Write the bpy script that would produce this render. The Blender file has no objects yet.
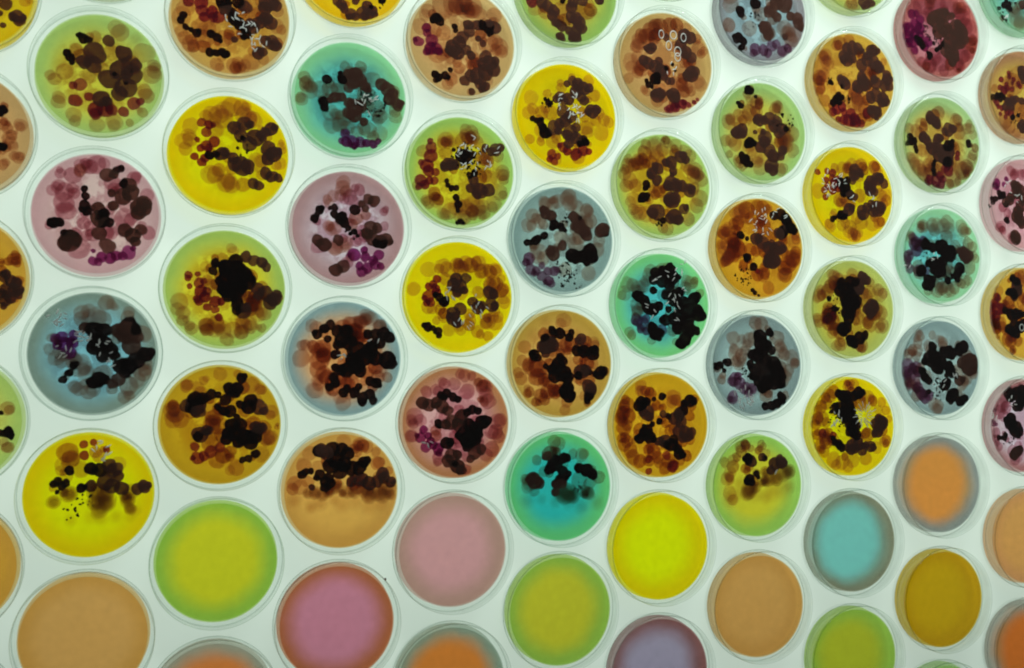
import bpy, bmesh, math, random
from mathutils import Matrix, Vector

# ------------------------------------------------------------------ camera, light, exposure
SC = bpy.context.scene
COL = SC.collection
U = 0.043                                   # metres: radius of the gel disc in every dish
ZG = 0.28 * U                               # height of the gel's top above the table
ax, ay, DIST, FPX = -0.04079, -0.31725, 20.186 * U, 1092.7
Rx = Matrix(((1, 0, 0), (0, math.cos(ax), -math.sin(ax)), (0, math.sin(ax), math.cos(ax))))
Ry = Matrix(((math.cos(ay), 0, math.sin(ay)), (0, 1, 0), (-math.sin(ay), 0, math.cos(ay))))
F = Matrix(((1, 0, 0), (0, -1, 0), (0, 0, -1)))      # right, down, away -> right, up, towards
Rm = F @ (Rx @ Ry).transposed() @ F
cam_loc = F @ ((Rx @ Ry).transposed() @ Vector((0, 0, -DIST))) + Vector((0, 0, ZG))
cd = bpy.data.cameras.new('camera')
cd.sensor_width = 36.0
cd.lens = FPX * 36.0 / 1024.0
cd.clip_start, cd.clip_end = 0.02, 30
cd.dof.use_dof = True
cd.dof.focus_distance = 0.93
cd.dof.aperture_fstop = 9.0
cam = bpy.data.objects.new('camera', cd)
COL.objects.link(cam)
cam.matrix_world = Matrix.Translation(cam_loc) @ Rm.to_4x4()
SC.camera = cam

w = bpy.data.worlds.new('World')
SC.world = w
w.use_nodes = True
bgn = w.node_tree.nodes['Background']
bgn.inputs[0].default_value = (0.86, 1.0, 0.92, 1)   # the dim room around the light table
bgn.inputs[1].default_value = 0.20


def area(name, loc, target, sx, sy, power, color):
    l = bpy.data.lights.new(name, 'AREA')
    l.shape = 'RECTANGLE'
    l.size, l.size_y, l.energy, l.color = sx, sy, power, color
    o = bpy.data.objects.new(name, l)
    COL.objects.link(o)
    o.location = loc
    o.rotation_euler = (Vector(target) - Vector(loc)).to_track_quat('-Z', 'Y').to_euler()
    return o


# tubes inside the light table shine up through its white panel; one unseen soft fill added beyond the top edge
area('light_table_tubes', (0.20, 0.12, -0.30), (0.20, 0.12, 0), 1.7, 0.84, 9.3, (0.82, 1.0, 0.84))
area('top_fill', (0.25, 0.85, 0.62), (0.1, 0.12, 0), 1.0, 0.3, 9.0, (0.86, 1.0, 0.90))  # added fill: lifts the browns of the upper dishes and the white marks

SC.view_settings.view_transform = 'Standard'
SC.view_settings.look = 'None'
SC.view_settings.exposure = 0.0
SC.view_settings.gamma = 1.0
SC.render.engine = 'CYCLES'
cy = SC.cycles
cy.max_bounces = 24
cy.transparent_max_bounces = 96
cy.transmission_bounces = 20
cy.diffuse_bounces = 4
cy.glossy_bounces = 6
cy.caustics_reflective = False
cy.caustics_refractive = False
cy.filter_width = 1.9
cy.use_denoising = True


# ------------------------------------------------------------------ helpers
def lin(v):
    v /= 255.0
    return v / 12.92 if v <= 0.04045 else ((v + 0.055) / 1.055) ** 2.4


def srgb(t):
    return tuple(lin(float(v)) for v in t.split(','))


def newmat(name):
    m = bpy.data.materials.new(name)
    m.use_nodes = True
    nt = m.node_tree
    for n in list(nt.nodes):
        nt.nodes.remove(n)
    out = nt.nodes.new('ShaderNodeOutputMaterial')

    def N(t, **kw):
        n = nt.nodes.new(t)
        for k, v in kw.items():
            if k.startswith('i_'):
                n.inputs[int(k[2:])].default_value = v
            else:
                setattr(n, k, v)
        return n

    def L(a, b):
        nt.links.new(a, b)
    return m, N, L, out


def rgba(c, a=1.0):
    return (c[0], c[1], c[2], a)


def obj(name, me, parent=None, mat=None):
    o = bpy.data.objects.new(name, me)
    COL.objects.link(o)
    if parent:
        o.parent = parent
    if mat:
        me.materials.append(mat)
    return o


def lathe(name, prof, seg, slot=lambda r, nz: 0, closed=True):
    """Turn a closed outline (r, z) round the z axis; points with r = 0 become one vertex."""
    bm = bmesh.new()
    rings = []
    for r, z in prof:
        if r < 1e-9:
            rings.append([bm.verts.new((0, 0, z))])
        else:
            rings.append([bm.verts.new((r * math.cos(2 * math.pi * k / seg), r * math.sin(2 * math.pi * k / seg), z)) for k in range(seg)])
    n = len(rings)
    for i in range(n if closed else n - 1):
        a, b = rings[i], rings[(i + 1) % n]
        if len(a) == 1 and len(b) == 1:
            continue
        rm = (prof[i][0] + prof[(i + 1) % n][0]) / 2
        dz = abs(prof[i][1] - prof[(i + 1) % n][1])
        dr = abs(prof[i][0] - prof[(i + 1) % n][0])
        for k in range(seg):
            j = (k + 1) % seg
            if len(a) == 1:
                f = bm.faces.new((a[0], b[j], b[k]))
            elif len(b) == 1:
                f = bm.faces.new((a[k], a[j], b[0]))
            else:
                f = bm.faces.new((a[k], a[j], b[j], b[k]))
            f.material_index = slot(rm, dr > dz)
            f.smooth = True
    bmesh.ops.recalc_face_normals(bm, faces=bm.faces)
    me = bpy.data.meshes.new(name)
    bm.to_mesh(me)
    bm.free()
    return me


# ------------------------------------------------------------------ materials
PANEL = srgb('215,238,222')


def make_panel_mat():
    m, N, L, out = newmat('white_acrylic')
    no = N('ShaderNodeTexNoise')
    no.inputs['Scale'].default_value = 9.0
    no.inputs['Detail'].default_value = 5.0
    cr = N('ShaderNodeValToRGB')
    cr.color_ramp.elements[0].position, cr.color_ramp.elements[1].position = 0.3, 0.7
    cr.color_ramp.elements[0].color = (0.78, 0.80, 0.785, 1)
    cr.color_ramp.elements[1].color = (0.82, 0.83, 0.82, 1)
    tc = N('ShaderNodeTexCoord')
    L(tc.outputs['Object'], no.inputs['Vector'])
    L(no.outputs['Fac'], cr.inputs['Fac'])
    d = N('ShaderNodeBsdfDiffuse')
    t = N('ShaderNodeBsdfTranslucent')
    L(cr.outputs['Color'], d.inputs['Color'])
    L(cr.outputs['Color'], t.inputs['Color'])
    mx = N('ShaderNodeMixShader', i_0=0.5)
    L(d.outputs[0], mx.inputs[1])
    L(t.outputs[0], mx.inputs[2])
    L(mx.outputs[0], out.inputs['Surface'])
    return m


def make_glass_mat(name, tint, clear):
    m, N, L, out = newmat(name)
    g = N('ShaderNodeBsdfGlass')
    g.inputs['Color'].default_value = tint
    g.inputs['Roughness'].default_value = 0.03
    g.inputs['IOR'].default_value = 1.52
    t = N('ShaderNodeBsdfTransparent')
    t.inputs['Color'].default_value = tint
    mx = N('ShaderNodeMixShader', i_0=clear)
    L(g.outputs[0], mx.inputs[1])
    L(t.outputs[0], mx.inputs[2])
    L(mx.outputs[0], out.inputs['Surface'])
    return m


def make_sheet_mat():
    m, N, L, out = newmat('clear_polystyrene_sheet')
    t = N('ShaderNodeBsdfTransparent')
    t.inputs['Color'].default_value = (0.995, 0.997, 0.996, 1)
    g = N('ShaderNodeBsdfGlossy')
    g.inputs['Roughness'].default_value = 0.08
    fr = N('ShaderNodeFresnel')
    fr.inputs['IOR'].default_value = 1.2
    mx = N('ShaderNodeMixShader')
    L(fr.outputs[0], mx.inputs[0])
    L(t.outputs[0], mx.inputs[1])
    L(g.outputs[0], mx.inputs[2])
    L(mx.outputs[0], out.inputs['Surface'])
    return m


def make_agar(name, c, e, r0, seed, stain):
    """Dyed agar: a clear absorbing jelly, its dye thinning or changing towards the rim.
    Each of its two flat faces takes half of the filtering, so the rim's colour shifts with the view as in a thick slab."""
    m, N, L, out = newmat(name)
    tc = N('ShaderNodeTexCoord')
    ln = N('ShaderNodeVectorMath', operation='LENGTH')
    mul = N('ShaderNodeVectorMath', operation='MULTIPLY')
    mul.inputs[1].default_value = (1 / U, 1 / U, 0)
    L(tc.outputs['Object'], mul.inputs[0])
    L(mul.outputs[0], ln.inputs[0])
    no = N('ShaderNodeTexNoise', noise_dimensions='4D')
    no.inputs['W'].default_value = seed * 1.7
    no.inputs['Scale'].default_value = 55.0
    no.inputs['Detail'].default_value = 4.0
    L(tc.outputs['Object'], no.inputs['Vector'])
    ma = N('ShaderNodeMath', operation='MULTIPLY_ADD')
    ma.inputs[1].default_value = 0.22
    L(no.outputs['Fac'], ma.inputs[0])
    L(ln.outputs['Value'], ma.inputs[2])
    mr = N('ShaderNodeMapRange', interpolation_type='SMOOTHSTEP')
    mr.inputs['From Min'].default_value = r0 + 0.11
    mr.inputs['From Max'].default_value = 1.09
    L(ma.outputs[0], mr.inputs['Value'])
    mc = N('ShaderNodeMix', data_type='RGBA')
    mc.inputs[6].default_value = rgba(c)
    mc.inputs[7].default_value = rgba(e)
    L(mr.outputs[0], mc.inputs[0])
    ga = N('ShaderNodeGamma')
    ga.inputs[1].default_value = 0.5
    L(mc.outputs[2], ga.inputs[0])
    n2 = N('ShaderNodeTexNoise', noise_dimensions='4D')
    n2.inputs['W'].default_value = seed * 0.9
    n2.inputs['Scale'].default_value = 160.0
    n2.inputs['Detail'].default_value = 6.0
    L(tc.outputs['Object'], n2.inputs['Vector'])
    m2 = N('ShaderNodeMapRange')
    m2.inputs['From Min'].default_value, m2.inputs['From Max'].default_value = 0.25, 0.75
    m2.inputs['To Min'].default_value, m2.inputs['To Max'].default_value = 0.95, 1.0
    L(n2.outputs['Fac'], m2.inputs['Value'])
    hs = N('ShaderNodeMix', data_type='RGBA', blend_type='MULTIPLY')
    hs.inputs[0].default_value = 1.0
    L(ga.outputs[0], hs.inputs[6])
    L(m2.outputs[0], hs.inputs[7])
    col = hs.outputs[2]
    if stain:
        # a patchy film of young growth over the middle of the jelly
        n3 = N('ShaderNodeTexNoise', noise_dimensions='4D')
        n3.inputs['W'].default_value = seed * 2.3 + 5
        n3.inputs['Scale'].default_value = 70.0
        n3.inputs['Detail'].default_value = 5.0
        n3.inputs['Roughness'].default_value = 0.62
        L(tc.outputs['Object'], n3.inputs['Vector'])
        p1 = N('ShaderNodeMapRange', interpolation_type='SMOOTHSTEP')
        p1.inputs['From Min'].default_value, p1.inputs['From Max'].default_value = 0.42, 0.53
        L(n3.outputs['Fac'], p1.inputs['Value'])
        p2 = N('ShaderNodeMapRange', interpolation_type='SMOOTHSTEP')
        p2.inputs['From Min'].default_value, p2.inputs['From Max'].default_value = 0.95, 0.62
        L(ma.outputs[0], p2.inputs['Value'])
        pm = N('ShaderNodeMath', operation='MULTIPLY')
        L(p1.outputs[0], pm.inputs[0])
        L(p2.outputs[0], pm.inputs[1])
        st = N('ShaderNodeMix', data_type='RGBA', blend_type='MULTIPLY')
        st.inputs[7].default_value = rgba(stain)
        L(pm.outputs[0], st.inputs[0])
        L(col, st.inputs[6])
        col = st.outputs[2]
    t = N('ShaderNodeBsdfTransparent')
    d = N('ShaderNodeBsdfDiffuse')
    L(col, t.inputs['Color'])
    L(mc.outputs[2], d.inputs['Color'])
    mx = N('ShaderNodeMixShader', i_0=0.03 if name == 'dyed_agar' else 0.0)
    L(t.outputs[0], mx.inputs[1])
    L(d.outputs[0], mx.inputs[2])
    L(mx.outputs[0], out.inputs['Surface'])
    return m


def make_gel_mats(centre, edge, r0, seed, light, stain):
    c = [min(1.0, v / (p * light)) for v, p in zip(centre, PANEL)]
    e = [min(1.0, v / (p * light)) for v, p in zip(edge, PANEL)]
    res = [make_agar('dyed_agar', c, e, r0, seed, stain)]
    # rim face: the light crosses only a corner of the jelly there, so it is paler
    m, N, L, out = newmat('dyed_agar_rim')
    s = [0.70 + 0.29 * math.sqrt(0.7 * v + 0.3 * q) for v, q in zip(e, c)]
    geo = N('ShaderNodeNewGeometry')
    cm = N('ShaderNodeMix', data_type='RGBA')
    cm.inputs[6].default_value = rgba(s)
    cm.inputs[7].default_value = rgba([math.sqrt(v) for v in e])      # leaving the jelly here instead of by its underside
    L(geo.outputs['Backfacing'], cm.inputs[0])
    t = N('ShaderNodeBsdfTransparent')
    L(cm.outputs[2], t.inputs['Color'])
    L(t.outputs[0], out.inputs['Surface'])
    res.append(m)
    res.append(make_agar('dyed_agar_underside', c, e, r0, seed, None))
    m, N, L, out = newmat('agar_meniscus_highlight')
    t = N('ShaderNodeBsdfTransparent')
    t.inputs['Color'].default_value = (0.97, 0.98, 0.97, 1)  # near clear tint paints the meniscus highlight as a lighter line
    g = N('ShaderNodeBsdfGlossy')
    g.inputs['Roughness'].default_value = 0.15
    mx = N('ShaderNodeMixShader', i_0=0.06)
    L(t.outputs[0], mx.inputs[1])
    L(g.outputs[0], mx.inputs[2])
    L(mx.outputs[0], out.inputs['Surface'])
    res.append(m)
    return res


def make_colony_mat(name, T, albedo, body, var, rim, soft=0.74, gloss=0.0):
    """Growth that filters the light from below; T is what one whole colony lets through."""
    m, N, L, out = newmat(name)
    tc = N('ShaderNodeTexCoord')
    oi = N('ShaderNodeObjectInfo')
    mul = N('ShaderNodeVectorMath', operation='MULTIPLY')
    mul.inputs[1].default_value = (1, 1, 0)
    ln = N('ShaderNodeVectorMath', operation='LENGTH')
    L(tc.outputs['Object'], mul.inputs[0])
    L(mul.outputs[0], ln.inputs[0])
    mr = N('ShaderNodeMapRange', interpolation_type='SMOOTHSTEP')
    mr.inputs['From Min'].default_value, mr.inputs['From Max'].default_value = soft, 1.10
    mr.inputs['To Min'].default_value, mr.inputs['To Max'].default_value = 1.0, rim
    L(ln.outputs['Value'], mr.inputs['Value'])
    rn = N('ShaderNodeMapRange')
    rn.inputs['To Min'].default_value, rn.inputs['To Max'].default_value = 1.0 - var, 1.0 + var
    L(oi.outputs['Random'], rn.inputs['Value'])
    no = N('ShaderNodeTexNoise', noise_dimensions='4D')
    no.inputs['Scale'].default_value = 2.6
    no.inputs['Detail'].default_value = 4.0
    L(tc.outputs['Object'], no.inputs['Vector'])
    L(oi.outputs['Random'], no.inputs['W'])
    nr = N('ShaderNodeMapRange')
    nr.inputs['From Min'].default_value, nr.inputs['From Max'].default_value = 0.25, 0.75
    nr.inputs['To Min'].default_value, nr.inputs['To Max'].default_value = 0.82, 1.12
    L(no.outputs['Fac'], nr.inputs['Value'])
    a = N('ShaderNodeMath', operation='MULTIPLY')
    L(mr.outputs[0], a.inputs[0])
    L(rn.outputs[0], a.inputs[1])
    b = N('ShaderNodeMath', operation='MULTIPLY')
    L(a.outputs[0], b.inputs[0])
    L(nr.outputs[0], b.inputs[1])
    # exponent on the transmittance: thicker growth filters more
    g = N('ShaderNodeGamma')
    g.inputs[0].default_value = rgba([math.sqrt(v) for v in T])
    L(b.outputs[0], g.inputs[1])
    t = N('ShaderNodeBsdfTransparent')
    L(g.outputs[0], t.inputs['Color'])
    d = N('ShaderNodeBsdfPrincipled')
    d.inputs['Base Color'].default_value = rgba(albedo)
    d.inputs['Roughness'].default_value = 0.55
    d.inputs['Specular IOR Level'].default_value = gloss
    mx = N('ShaderNodeMixShader', i_0=body)
    L(t.outputs[0], mx.inputs[1])
    L(d.outputs[0], mx.inputs[2])
    L(mx.outputs[0], out.inputs['Surface'])
    return m


def make_white_mark_mat():
    m, N, L, out = newmat('white_mark')
    d = N('ShaderNodeBsdfPrincipled')
    d.inputs['Base Color'].default_value = (0.95, 0.93, 0.92, 1)  # white colour stands in for glints too, beside growths and bubbles
    d.inputs['Roughness'].default_value = 0.4
    t = N('ShaderNodeBsdfTransparent')
    mx = N('ShaderNodeMixShader', i_0=0.95)
    L(t.outputs[0], mx.inputs[1])
    L(d.outputs[0], mx.inputs[2])
    L(mx.outputs[0], out.inputs['Surface'])
    return m


PANEL_MAT = make_panel_mat()
WALL = make_glass_mat('clear_polystyrene_wall', (0.982, 0.990, 0.986, 1), 0.93)
EDGE = make_glass_mat('polystyrene_edge_dark_line', (0.70, 0.75, 0.72, 1), 0.70)  # darker tint paints the thin line that refraction leaves at the edges
SHEET = make_sheet_mat()
CM = {
    'P': make_colony_mat('pale_tan_growth', (0.80, 0.60, 0.53), (0.35, 0.2, 0.12), 0.04, 0.30, 0.45),
    'p': make_colony_mat('faint_growth', (0.88, 0.78, 0.72), (0.35, 0.2, 0.12), 0.01, 0.30, 0.0, 0.1),
    'M': make_colony_mat('rust_growth', (0.64, 0.38, 0.31), (0.25, 0.1, 0.05), 0.05, 0.25, 0.45),
    'D': make_colony_mat('dark_brown_growth', (0.19, 0.085, 0.065), (0.19, 0.08, 0.06), 0.30, 0.25, 0.8),
    'd': make_colony_mat('thinning_brown_growth', (0.42, 0.25, 0.18), (0.16, 0.08, 0.06), 0.05, 0.3, 0.05, 0.3),
    'K': make_colony_mat('black_growth', (0.05, 0.020, 0.017), (0.020, 0.009, 0.009), 0.35, 0.2, 0.9),
    'r': make_colony_mat('rose_growth', (0.74, 0.48, 0.53), (0.4, 0.14, 0.13), 0.05, 0.30, 0.45),
    'R': make_colony_mat('crimson_growth', (0.44, 0.10, 0.22), (0.26, 0.03, 0.06), 0.16, 0.25, 0.6),
    'V': make_colony_mat('violet_growth', (0.42, 0.08, 0.29), (0.20, 0.015, 0.12), 0.15, 0.25, 0.6),
    'U': make_colony_mat('plum_growth', (0.46, 0.22, 0.34), (0.14, 0.05, 0.09), 0.10, 0.25, 0.5),
}
WHITE_MARK = make_white_mark_mat()

# ------------------------------------------------------------------ the light table's white top
bm = bmesh.new()
x0, x1, y0, y1, th = -1.0, 1.2, -0.85, 0.95, 0.004
vs = [bm.verts.new(v) for v in ((x0, y0, 0), (x1, y0, 0), (x1, y1, 0), (x0, y1, 0))]
bm.faces.new(vs)
me = bpy.data.meshes.new('table_surface')
bm.to_mesh(me)
bm.free()
table = obj('table_surface', me, None, PANEL_MAT)
table['kind'] = 'structure'

# ------------------------------------------------------------------ dish meshes, shared by all dishes
SEG = 96
u = U


def slot_sheet(r, flat):
    if flat and r < 1.02 * u:
        return 1
    return 2 if 1.080 * u < r < 1.0955 * u else 0


BASE = lathe('dish_base', [(0, 0.0004), (1.03 * u, 0.0004), (1.054 * u, 0.0006), (1.062 * u, 0.0012), (1.067 * u, 0.40 * u), (1.062 * u, 0.41 * u),
                           (1.046 * u, 0.41 * u), (1.041 * u, 0.40 * u), (1.038 * u, 0.0022), (1.03 * u, 0.0017), (0, 0.0017)], SEG, slot_sheet, False)
LID = lathe('lid', [(0, 0.5 * u), (1.0 * u, 0.5 * u), (1.077 * u, 0.5 * u), (1.089 * u, 0.492 * u), (1.095 * u, 0.476 * u), (1.097 * u, 0.22 * u), (1.093 * u, 0.21 * u),
                    (1.079 * u, 0.21 * u), (1.076 * u, 0.22 * u), (1.073 * u, 0.468 * u), (1.0 * u, 0.47 * u), (0, 0.47 * u)], SEG, slot_sheet, False)
for me_ in (BASE, LID):
    me_.materials.append(WALL)
    me_.materials.append(SHEET)
    me_.materials.append(EDGE)


GEL = lathe('agar_gel', [(0, ZG), (0.90 * u, ZG), (0.982 * u, ZG + 0.00008), (1.0 * u, ZG + 0.0005), (1.020 * u, 0.0030), (1.016 * u, 0.0019), (0, 0.0019)],
            SEG, lambda r, flat: 3 if 0.985 * u < r < 0.995 * u else (2 if r < 0.52 * u or flat and r < 0.9 * u else 0), False)
for f in GEL.polygons:
    zc = f.center.z
    if f.material_index != 3:
        f.material_index = 2 if zc < 0.00195 else (1 if zc < ZG - 0.0005 else 0)


def colony_mesh(seed):
    """A low round dome with a slightly uneven outline, one unit across its radius."""
    rnd = random.Random(seed)
    seg = 28
    ph = [(k, rnd.uniform(0, 6.28), rnd.uniform(0.25, 1.0)) for k in (2, 3, 4, 5, 7, 9)]
    k_ = rnd.uniform(0.8, 2.0)
    amp = {2: 0.055 * k_, 3: 0.035 * k_, 4: 0.022 * k_, 5: 0.018 * k_, 7: 0.012, 9: 0.010}
    ro = [1 + sum(amp[k] * a * math.cos(k * t * 2 * math.pi / seg + p) for k, p, a in ph) for t in range(seg)]
    bm = bmesh.new()
    levels = [(1.0, 0.0), (1.0, 0.45), (0.94, 0.8), (0.75, 1.0), (0.4, 1.1)]
    rings = [[bm.verts.new((ro[t] * s * math.cos(2 * math.pi * t / seg), ro[t] * s * math.sin(2 * math.pi * t / seg), z)) for t in range(seg)] for s, z in levels]
    for a, b in zip(rings, rings[1:]):
        for t in range(seg):
            bm.faces.new((a[t], a[(t + 1) % seg], b[(t + 1) % seg], b[t]))
    bm.faces.new(rings[-1])
    bm.faces.new(list(reversed(rings[0])))
    for f in bm.faces:
        f.smooth = len(f.verts) == 4
    me = bpy.data.meshes.new('colony')
    bm.to_mesh(me)
    bm.free()
    return me


COLONY = {k: [] for k in CM}
for k in CM:
    for s in range(7):
        me_ = colony_mesh(s * 13 + 1)
        me_.materials.append(CM[k])
        COLONY[k].append(me_)


def speck_mesh(R, n, rnd):
    bm = bmesh.new()
    for _ in range(n):
        a, rr = rnd.uniform(0, 6.28), R * math.sqrt(rnd.random())
        x, y, s = rr * math.cos(a), rr * math.sin(a), rnd.uniform(0.55, 1.25) * 0.00088
        el, ang = rnd.uniform(1.0, 1.7), rnd.uniform(0, 3.14)
        M = Matrix.Translation((x, y, 0.0001)) @ Matrix.Rotation(ang, 4, 'Z') @ Matrix.Diagonal((s * el, s, 0.0003, 1))
        bmesh.ops.create_icosphere(bm, subdivisions=1, radius=1, matrix=M)
    me = bpy.data.meshes.new('speck_cluster')
    bm.to_mesh(me)
    bm.free()
    me.materials.append(CM['K'])
    return me


def rod_mesh(R, n, rnd):
    """White rods painting glints and thread growths: short curved ones scattered over a patch, or a starburst of them when there are many."""
    bm = bmesh.new()
    star = n >= 30
    for k in range(n):
        if star:
            ang = k * 2.39996 + rnd.uniform(-0.15, 0.15)
            rr = R * (0.30 + 0.62 * ((k * 7) % n) / n)
            x, y = rr * math.cos(ang), rr * math.sin(ang)
            l, wd, amp = rnd.uniform(0.13, 0.24) * R, rnd.uniform(0.00036, 0.00048), 0.25
        else:
            a, rr, ang = rnd.uniform(0, 6.28), R * math.sqrt(rnd.random()), rnd.uniform(0, 3.14)
            x, y = rr * math.cos(a), rr * math.sin(a)
            l, wd, amp = rnd.uniform(0.0013, 0.0027), rnd.uniform(0.00042, 0.00062), rnd.uniform(-0.5, 0.5)
        T = Matrix.Translation((x, y, 0)) @ Matrix.Rotation(ang, 4, 'Z')
        g = bmesh.ops.create_icosphere(bm, subdivisions=2, radius=1)
        for v in g['verts']:
            px_ = v.co.x
            v.co = T @ Vector((px_ * l, v.co.y * wd + amp * 0.0006 * (px_ * px_ - 0.4 + 0.6 * px_ * px_ * px_), v.co.z * 0.0004))
    for f in bm.faces:
        f.smooth = True
    me = bpy.data.meshes.new('glint_growth_rods')
    bm.to_mesh(me)
    bm.free()
    me.materials.append(WHITE_MARK)
    return me


def ring_mesh(R, rnd):
    bm = bmesh.new()
    n, m = 20, 6
    st = rnd.uniform(0.65, 0.85)
    vs = []
    for i in range(n):
        a = 2 * math.pi * i / n
        row = []
        for j in range(m):
            b = 2 * math.pi * j / m
            rr = R + 0.0005 * math.cos(b)
            row.append(bm.verts.new((rr * math.cos(a) * st, rr * math.sin(a), 0.0004 * math.sin(b))))
        vs.append(row)
    for i in range(n):
        for j in range(m):
            bm.faces.new((vs[i][j], vs[(i + 1) % n][j], vs[(i + 1) % n][(j + 1) % m], vs[i][(j + 1) % m]))
    me = bpy.data.meshes.new('bubble_ring')
    bm.to_mesh(me)
    bm.free()
    me.materials.append(WHITE_MARK)
    return me


# ------------------------------------------------------------------ one dish, in units of its gel radius
COUNT = [0]
HEIGHT = {'P': 0.00030, 'p': 0.00025, 'M': 0.00035, 'D': 0.00055, 'd': 0.0004, 'K': 0.0006, 'r': 0.0003, 'R': 0.0004, 'V': 0.0004, 'U': 0.0004}
LIGHT = 0.92


STAINS = {'b': (0.74, 0.58, 0.52), 'g': (0.66, 0.62, 0.62), 'r': (0.74, 0.55, 0.60), 'y': (0.86, 0.74, 0.56)}


def D(px, py, centre, edge, r0, film, label, growth):
    COUNT[0] += 1
    rnd = random.Random(COUNT[0] * 31)
    root = bpy.data.objects.new('petri_dish', None)
    COL.objects.link(root)
    root.empty_display_size = 0.02
    root.location = (px * U, py * U, 0)
    root.rotation_euler = (0, 0, 0)
    root['label'], root['category'], root['group'] = label, 'petri dish', 'petri dishes set out in rows on the light table'
    b = obj('dish_base', BASE, root)
    l = obj('lid', LID, root)
    a = rnd.uniform(0, 6.28)
    l.location = (0.003 * U * math.cos(a), 0.003 * U * math.sin(a), 0)
    b.rotation_euler = (0, 0, rnd.uniform(0, 6.28))
    gm = GEL.copy()
    for m in make_gel_mats(srgb(centre), srgb(edge), r0, COUNT[0], LIGHT * LEVEL(py), STAINS.get(film)):
        gm.materials.append(m)
    gel = obj('agar_gel', gm, root)
    tok = growth.split()
    kind, i = None, 0
    while i < len(tok):
        if tok[i].isalpha():
            kind = tok[i]
            i += 1
            continue
        n = 4 if kind in 'SW' else 3
        v = [float(t) / 100 for t in tok[i:i + n]]
        i += n
        x, y, r = v[0] * U, v[1] * U, v[2] * U
        if kind in CM:
            o = bpy.data.objects.new('colony', rnd.choice(COLONY[kind]))
            COL.objects.link(o)
            o.parent = gel
            o.location = (x, y, ZG + 0.00006 + rnd.random() * 0.00022)
            o.rotation_euler = (0, 0, rnd.uniform(0, 6.28))
            o.scale = (r, r, HEIGHT[kind] * rnd.uniform(0.8, 1.2))
        elif kind == 'S':
            o = obj('speck_cluster', speck_mesh(r, int(v[3] * 100), rnd), gel)
            o.location = (x, y, ZG + 0.0005)
        elif kind == 'W':
            o = obj('glint_growth_rods', rod_mesh(r, int(v[3] * 100), rnd), gel)
            o.location = (x, y, ZG + 0.0014)
        elif kind == 'O':
            o = obj('bubble_ring', ring_mesh(r, rnd), gel)
            o.location = (x, y, ZG + 0.0014)


def LEVEL(py):
    """How bright the panel is, against its middle, where this dish stands (to pick the dye strength)."""
    pts = ((-9, 0.64), (-5, 0.69), (-3, 0.75), (-1.5, 0.83), (0, 0.91), (2.5, 0.97), (6, 1.02), (9, 1.02))
    for (a, va), (b, vb) in zip(pts, pts[1:]):
        if a <= py <= b:
            return va + (vb - va) * (py - a) / (b - a)
    return 1.0


D(-9.200,5.450,'210,195,25','205,178,15',.6,'b',
  'yellow gel dish cut off by the top left corner, dark lobed colonies near its rim',
  '''D 56 -20 11 75 -40 12 77 -47 9 68 -41 8 83 -41 6 53 -56 5 48 -37 5 -28 -28 8 6 -32 11 20 71 10 -5 57 9 -8 34 11 5 -31 11 38 16 9 44 59 11 23
24 12 -76 14 11 62 28 9 -8 61 9 -29 -9 10 79 9 12 -24 -54 12 -13 63 11 -46 -40 10 P 85 -14 9 92 -12 6 14 -63 11 20 37 9 -29 -46 10 -12 -10 8
42 42 8''')
D(-9.220,3.100,'190,158,96','176,150,94',.6,'b',
  'tan gel dish cut off by the left edge, beside the mauve dish, pale round colonies',
  '''P 84 18 11 83 16 8 77 6 4 81 -35 10 70 -12 11 73 -18 9 67 -4 11 59 -48 9 59 16 9 75 -33 8 84 -33 8 48 41 6 63 -44 7 57 -26 7 65 11 9 71 1 9
-8 -65 7 -57 -12 12 15 54 11 0 68 13 -17 -43 9 -26 42 13 13 5 12 -15 57 7 -12 25 7 -64 -41 13 -4 6 10 -76 -21 8 -6 38 8 -2 53 7 39 -42 8 M
59 22 7 62 -19 9 50 -25 7 59 47 7 65 19 5 -48 17 9 1 2 11 5 -50 10 K 57 41 8 61 40 5 53 36 7 59 -19 7 62 -19 4 54 -19 7 56 42 5 12 2 9 29 4
9 -53 15 11 -36 -65 11''')
D(-9.240,0.780,'190,155,40','185,148,50',.6,'b',
  'mustard gel dish cut off by the left edge, upper left of the blue grey dish',
  '''M 80 32 11 83 29 8 82 38 8 62 28 5 62 24 5 86 -4 10 62 14 8 85 24 6 72 28 8 78 -29 11 37 -9 9 -12 -38 8 -24 50 10 4 -40 13 -25 -29 13 21 -43
12 2 -11 9 -55 -4 10 -28 -48 7 D 65 3 10 76 -3 10 84 -6 9 71 -18 12 81 -20 10 88 -17 9 92 -19 4 68 -35 10 76 -32 9 66 -44 6 87 -26 7 63 -24
8 68 8 8 45 -41 9 21 -13 7 44 62 8 -55 -46 8 -28 -31 12 -33 -8 10 23 -6 9 -65 -21 10 18 -62 10 -68 -37 13 -13 57 9 -4 -63 9 -38 -12 13''')
D(-9.260,-1.500,'175,190,85','147,180,91',0.56,'b',
  'green gel dish cut off by the left edge, above left of a yellow dish',
  '''P 76 20 12 79 18 8 78 -42 10 77 -42 9 72 -33 8 4 17 11 -68 -9 11 2 -37 9 -53 56 9 34 -68 7 -71 36 8 -28 66 13 -47 21 9 32 -26 13 K 67 13 4
78 -15 7 81 -22 7 74 -20 7 79 -19 8 84 -22 4 67 -19 6 83 -28 3 -51 -4 12 -55 -14 11 -13 -71 13 -80 7 8 -26 -53 7 -78 -12 11 30 33 12 14 -20
8 36 32 12 -33 -58 11 -50 -39 7 -36 -23 8 32 -36 10''')
D(-9.300,-3.800,'175,140,45','168,132,50',.6,'',
  'plain mustard gel dish without colonies, cut off by the left edge',
  '')
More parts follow.
